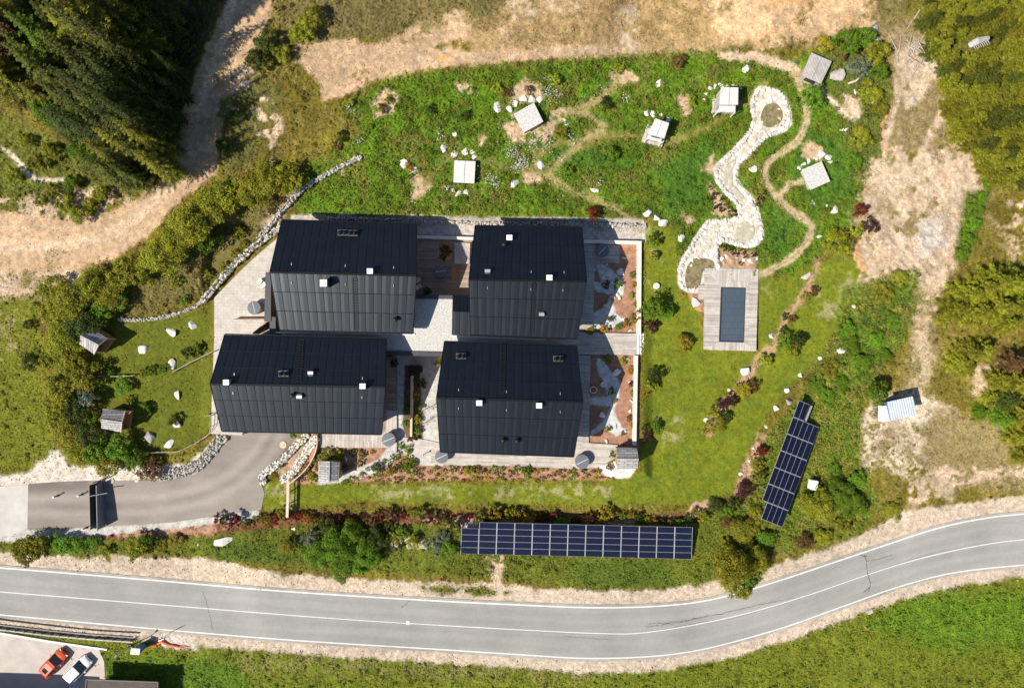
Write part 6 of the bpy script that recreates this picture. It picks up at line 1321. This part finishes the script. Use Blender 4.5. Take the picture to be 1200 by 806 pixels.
# ================================================================== ROADSIDE THINGS, LOWER LEFT
c = G(168, 756); e = empty('info_kiosk', c, 'white and blue roadside cabinet with a pale roof beside the road', 'cabinet', None, R(-8))
MB().box((0, 0, .9), (.75, .6, 1.9)).build('body', MT['blue'], e); MB().box((-.05, .05, 1.9), (1.15, .85, .10), 0, Matrix.Rotation(R(8), 3, 'Y')).build('roof', MT['white'], e, bevel=.02); MB().box((0, -.33, 1.), (.6, .05, 1.1)).build('notice_panel', MT['white'], e); MB().box((-.45, -.35, .5), (.25, .3, .9)).build('side_box', MT['orange'], e)
c = G(199, 741); e = empty('road_sign', c, 'grey backed road sign at the lower road edge', 'road sign', None, R(20)); MB().tube([(0, 0, -.2), (0, 0, 2.3)], [.04, .04], 8).build('post', MT['steel'], e); MB().box((0, 0, 1.95), (.8, .04, .8)).build('sign_plate', MT['steel'], e, bevel=.01)
c = G(152, 757); e = empty('street_lamp', c, 'slim lamp post in the grass below the guard rail', 'street lamp'); MB().tube([(0, 0, -.2), (.0, 0, 3.5), (.3, .35, 4.)], [.07, .05, .04], 8).build('post', MT['steel'], e); MB().box((.42, .5, 4.02), (.5, .22, .09), R(48)).build('lamp_head', MT['dark_metal'], e, bevel=.02); MB().box((0, 0, .05), (.6, .45, .2)).build('footing', MT['dark_metal'], e)
m = MB(); p0 = [G(183, 755, .15), G(190, 751.5, .2), G(197, 755, .15), G(206, 757, .2), G(220, 759.5, .12)]; m.tube(p0, [.12, .2, .16, .12, .08], 8); m.tube([G(190, 751, .2), G(186, 748.5, .3)], [.14, .08], 7)
tag(m.build('orange_barrier', MT['orange'], None), 'crumpled orange barrier lying on the gravel patch by the road', 'barrier')
m = MB(); m.box(G(181, 756, .2), (.9, .5, .4), R(10)); tag(m.build('rubbish_heap', MT['terracotta'], None, bevel=.12), 'dark reddish crate between cabinet and orange barrier', 'crate')
c = G(1013, 734); e = empty('marker_post', c, 'orange tipped marker post on the lower verge of the road bend', 'marker post'); MB().tube([(0, 0, -.2), (0, 0, .9)], [.07, .06], 8).build('post', MT['white'], e); MB().box((0, -.05, .72), (.3, .06, .45)).build('reflector', MT['orange'], e)
c = G(1019, 716); tag(MB().box(c + Vector((0, 0, .1)), (.9, .6, .3), .5).build('drain_stone', MT['grey_rock'], None, bevel=.1), 'grey stone at the verge below the road bend', 'stone')
def building(label, roof, z, pitch=None, m='brown_roof'):
    z0 = -4.2; top = [P(*p, z0 + z) for p in roof]; c = sum(top, Vector()) / len(top); org = Vector((c.x, c.y, z0)); e = empty('roadside_building', org, label, 'building')
    MB().prism(top, .2).build('roof', MT[m], e, org); ins = [p + (c - p) * .22 for p in top]; ins = [Vector((p.x, p.y, z0 + z - .21)) for p in ins]; MB().prism(ins, z + .3).build('wall', MT['larch'], e, org)
    mb = MB()
    for a, b in zip(top, top[1:] + top[:1]): mb.bar(a + Vector((0, 0, .0)), b + Vector((0, 0, .0)), .07, .22)
    mb.build('roof_edge', MT['dark_metal'], e, org)
building('brown roofed building cut off by the lower left picture edge', [(101.5, 795.5), (185.5, 798.5), (180, 900), (95, 900)], 2.6)
building('taller building below the picture whose shade falls on the car park', [(-160, 826), (48, 836), (48, 980), (-160, 980)], 5.2)

# ================================================================== CARS
def car(px, py, ang, paint, label, sunroof):
    c = G(px, py, .03); e = empty('parked_car', c, label, 'car', 'cars parked by the road', ang)
    st_ = [(-2.12, .70, .42, .62), (-2.0, .82, .30, .86), (-1.5, .89, .24, .96), (-.6, .91, .22, .97), (.5, .91, .22, .95), (1.3, .89, .24, .88), (1.85, .82, .30, .76), (2.1, .66, .40, .60)]
    vs = []; fs = []
    for x, w, zl, zh in st_: vs += [(x, -w * .94, zl), (x, -w, (zl + zh) / 2), (x, -w * .96, zh - .07), (x, -w * .84, zh), (x, 0, zh + .03), (x, w * .84, zh), (x, w * .96, zh - .07), (x, w, (zl + zh) / 2), (x, w * .94, zl)]
    for i in range(len(st_) - 1):
        for k in range(8): fs.append((i * 9 + k, i * 9 + k + 1, (i + 1) * 9 + k + 1, (i + 1) * 9 + k))
        fs.append((i * 9 + 8, i * 9, (i + 1) * 9, (i + 1) * 9 + 8))
    fs += [tuple(range(9))[::-1], tuple((len(st_) - 1) * 9 + k for k in range(9))]
    body = MB().add(vs, fs).build('body', MT[paint], e, smooth_=True)
    def ring(x, w, z): return [(x, -w, z), (x, w, z)]
    # glasshouse: dark glass all round, painted roof
    g0 = [(-1.85, .74, .93), (-1.5, .70, 1.33), (-.1, .72, 1.43), (.38, .68, 1.37), (1.25, .78, .93)]
    vs = [v for x, w, z in g0 for v in ring(x, w, z)] + [(x, s * .80, .93) for x in (-1.45, -.1, .30) for s in (-1, 1)]
    MB().add(vs, [(0, 1, 3, 2), (2, 3, 5, 4), (4, 5, 7, 6), (6, 7, 9, 8), (0, 2, 10), (2, 4, 12, 10), (4, 6, 14, 12), (6, 8, 14), (1, 11, 3), (3, 11, 13, 5), (5, 13, 15, 7), (7, 15, 9), (0, 10, 12, 14, 8, 9, 15, 13, 11, 1)]).build('glasshouse', MT['glass'], e)
    rs = [(-1.86, .66, .98), (-1.5, .68, 1.36), (-.7, .70, 1.49), (.0, .69, 1.48), (.38, .66, 1.40)]
    vs = [(x, y, zz) for x, w, z in rs for y, zz in ((-w, z - .05), (-w * .82, z), (w * .82, z), (w, z - .05), (0, z - .10))]
    fs = [(i * 5 + k, i * 5 + (k + 1) % 5, i * 5 + 5 + (k + 1) % 5, i * 5 + 5 + k) for i in range(4) for k in range(5)] + [(4, 3, 2, 1, 0), (20, 21, 22, 23, 24)]
    rf = MB().add(vs, fs).build('roof', MT[paint], e)
    if sunroof: MB().box((-.95, 0, 1.475), (.62, .74, .03), 0, Matrix.Rotation(R(-9), 3, 'Y')).build('sunroof', MT['glass'], rf)
    for s in (-1, 1):
        MB().box((-.6, s * .66, 1.49), (1.3, .05, .05)).build('roof_rail', MT['black'], rf); MB().box((.72, s * .98, .98), (.16, .2, .13)).build('wing_mirror', MT[paint], e, bevel=.03)
        MB().box((1.97, s * .56, .64), (.16, .34, .14), -s * .35).build('headlight', MT['white'], e, bevel=.03); MB().box((-2.04, s * .6, .76), (.1, .3, .14)).build('tail_light', MT['terracotta'], e, bevel=.02)
        MB().box((-.1, s * .905, .74), (.2, .03, .04)).build('door_handle', MT['black'], e)
        for x in (-1.32, 1.3):
            w = MB().lathe((x, s * .82, .32), [(.2, -.11), (.32, -.10), (.33, 0), (.32, .10), (.2, .11)], 20, 'Y').build('wheel', MT['tyre'], e); MB().lathe((x, s * .84, .32), [(.02, -.1), (.2, -.1), (.2, .1), (.02, .1)], 14, 'Y').build('rim', MT['steel'], w)
    MB().box((2.08, 0, .46), (.08, .9, .14)).build('grille', MT['black'], e)
car(66.5, 774, math.atan2(1, .95), 'car_red', 'orange red hatchback with sunroof in the car park', True)
car(94.5, 781.5, math.atan2(1, 1.0), 'car_white', 'white hatchback with dark roof rails in the car park', False)

# ================================================================== BRANCHES AND LOGS
m = MB(); pts = [(994, 98), (1003, 95), (1013, 86), (1024, 74), (1028, 70)]; m.tube([G(x, y, .25) for x, y in pts], [.14, .13, .11, .07, .03], 7); tag(m.build('bent_branch', MT['pale_wood'], None), 'long bent bare branch lying right of the big round boulder', 'branch')
m = MB(); m.tube([G(1137, 53, 3.), G(1146, 48, 3.6), G(1158, 45, 3.2)], [.35, .4, .25], 9)
for i in range(8): a = G(1139 + i * 2.4, 51 - i * .8, 3.3); m.tube([a, a + Vector((.3, -.8, .2))], [.07, .02], 5)
tag(m.build('dead_trunk', MT['grey_rock'], None), 'grey dead trunk lying among the yellow green pines', 'log')
m = MB()
for i in range(60):
    x, y = rng.normal(1070, 9), rng.normal(62, 8); a = rng.normal(.6, .8); p0 = G(x, y, .15 + rng.random() * .3); m.tube([p0, p0 + Vector((math.cos(a), math.sin(a), .02)) * (1 + rng.random() * 1.6)], [.05, .02], 5)
tag(m.build('brushwood', MT['rail'], None), 'pile of grey cut brushwood at the top of the ravine', 'brushwood')
m = MB(); m.tube([G(1078, 12, .2), G(1070, 24, .2), G(1060, 38, .2)], [.08, .07, .03], 6); tag(m.build('fallen_stick', MT['rail'], None), 'thin fallen stick on the dry slope above the brushwood', 'branch')

# ================================================================== LIGHT, SKY, CAMERA
el = R(46); sd = Vector((-.89 * math.cos(el), -.454 * math.cos(el), math.sin(el)))
L_ = bpy.data.lights.new('sun', 'SUN'); L_.energy = 4.8; L_.angle = R(.5); L_.color = (1., .92, .785)
lo = bpy.data.objects.new('sun', L_); COL.objects.link(lo); lo.rotation_euler = sd.to_track_quat('Z', 'Y').to_euler(); lo.location = (-60, -30, 80)
w = bpy.data.worlds.new('World'); sc.world = w; w.use_nodes = True; nt = w.node_tree; bg = nt.nodes['Background']
sk = nt.nodes.new('ShaderNodeTexSky'); sk.sky_type = 'NISHITA'; sk.sun_disc = False; sk.sun_elevation = el; sk.sun_rotation = math.atan2(sd.x, sd.y); sk.altitude = 900
nt.links.new(sk.outputs['Color'], bg.inputs['Color']); bg.inputs['Strength'].default_value = .085
cd = bpy.data.cameras.new('camera'); cam = bpy.data.objects.new('camera', cd); COL.objects.link(cam); cam.location = (0, 0, H); cd.sensor_width = 36; cd.lens = 36 * H / (1200 / S); cd.clip_end = 3000; sc.camera = cam
sc.view_settings.view_transform = 'Standard'; sc.view_settings.look = 'None'; sc.view_settings.exposure = .56; sc.view_settings.gamma = 1
sc.cycles.max_bounces = 5
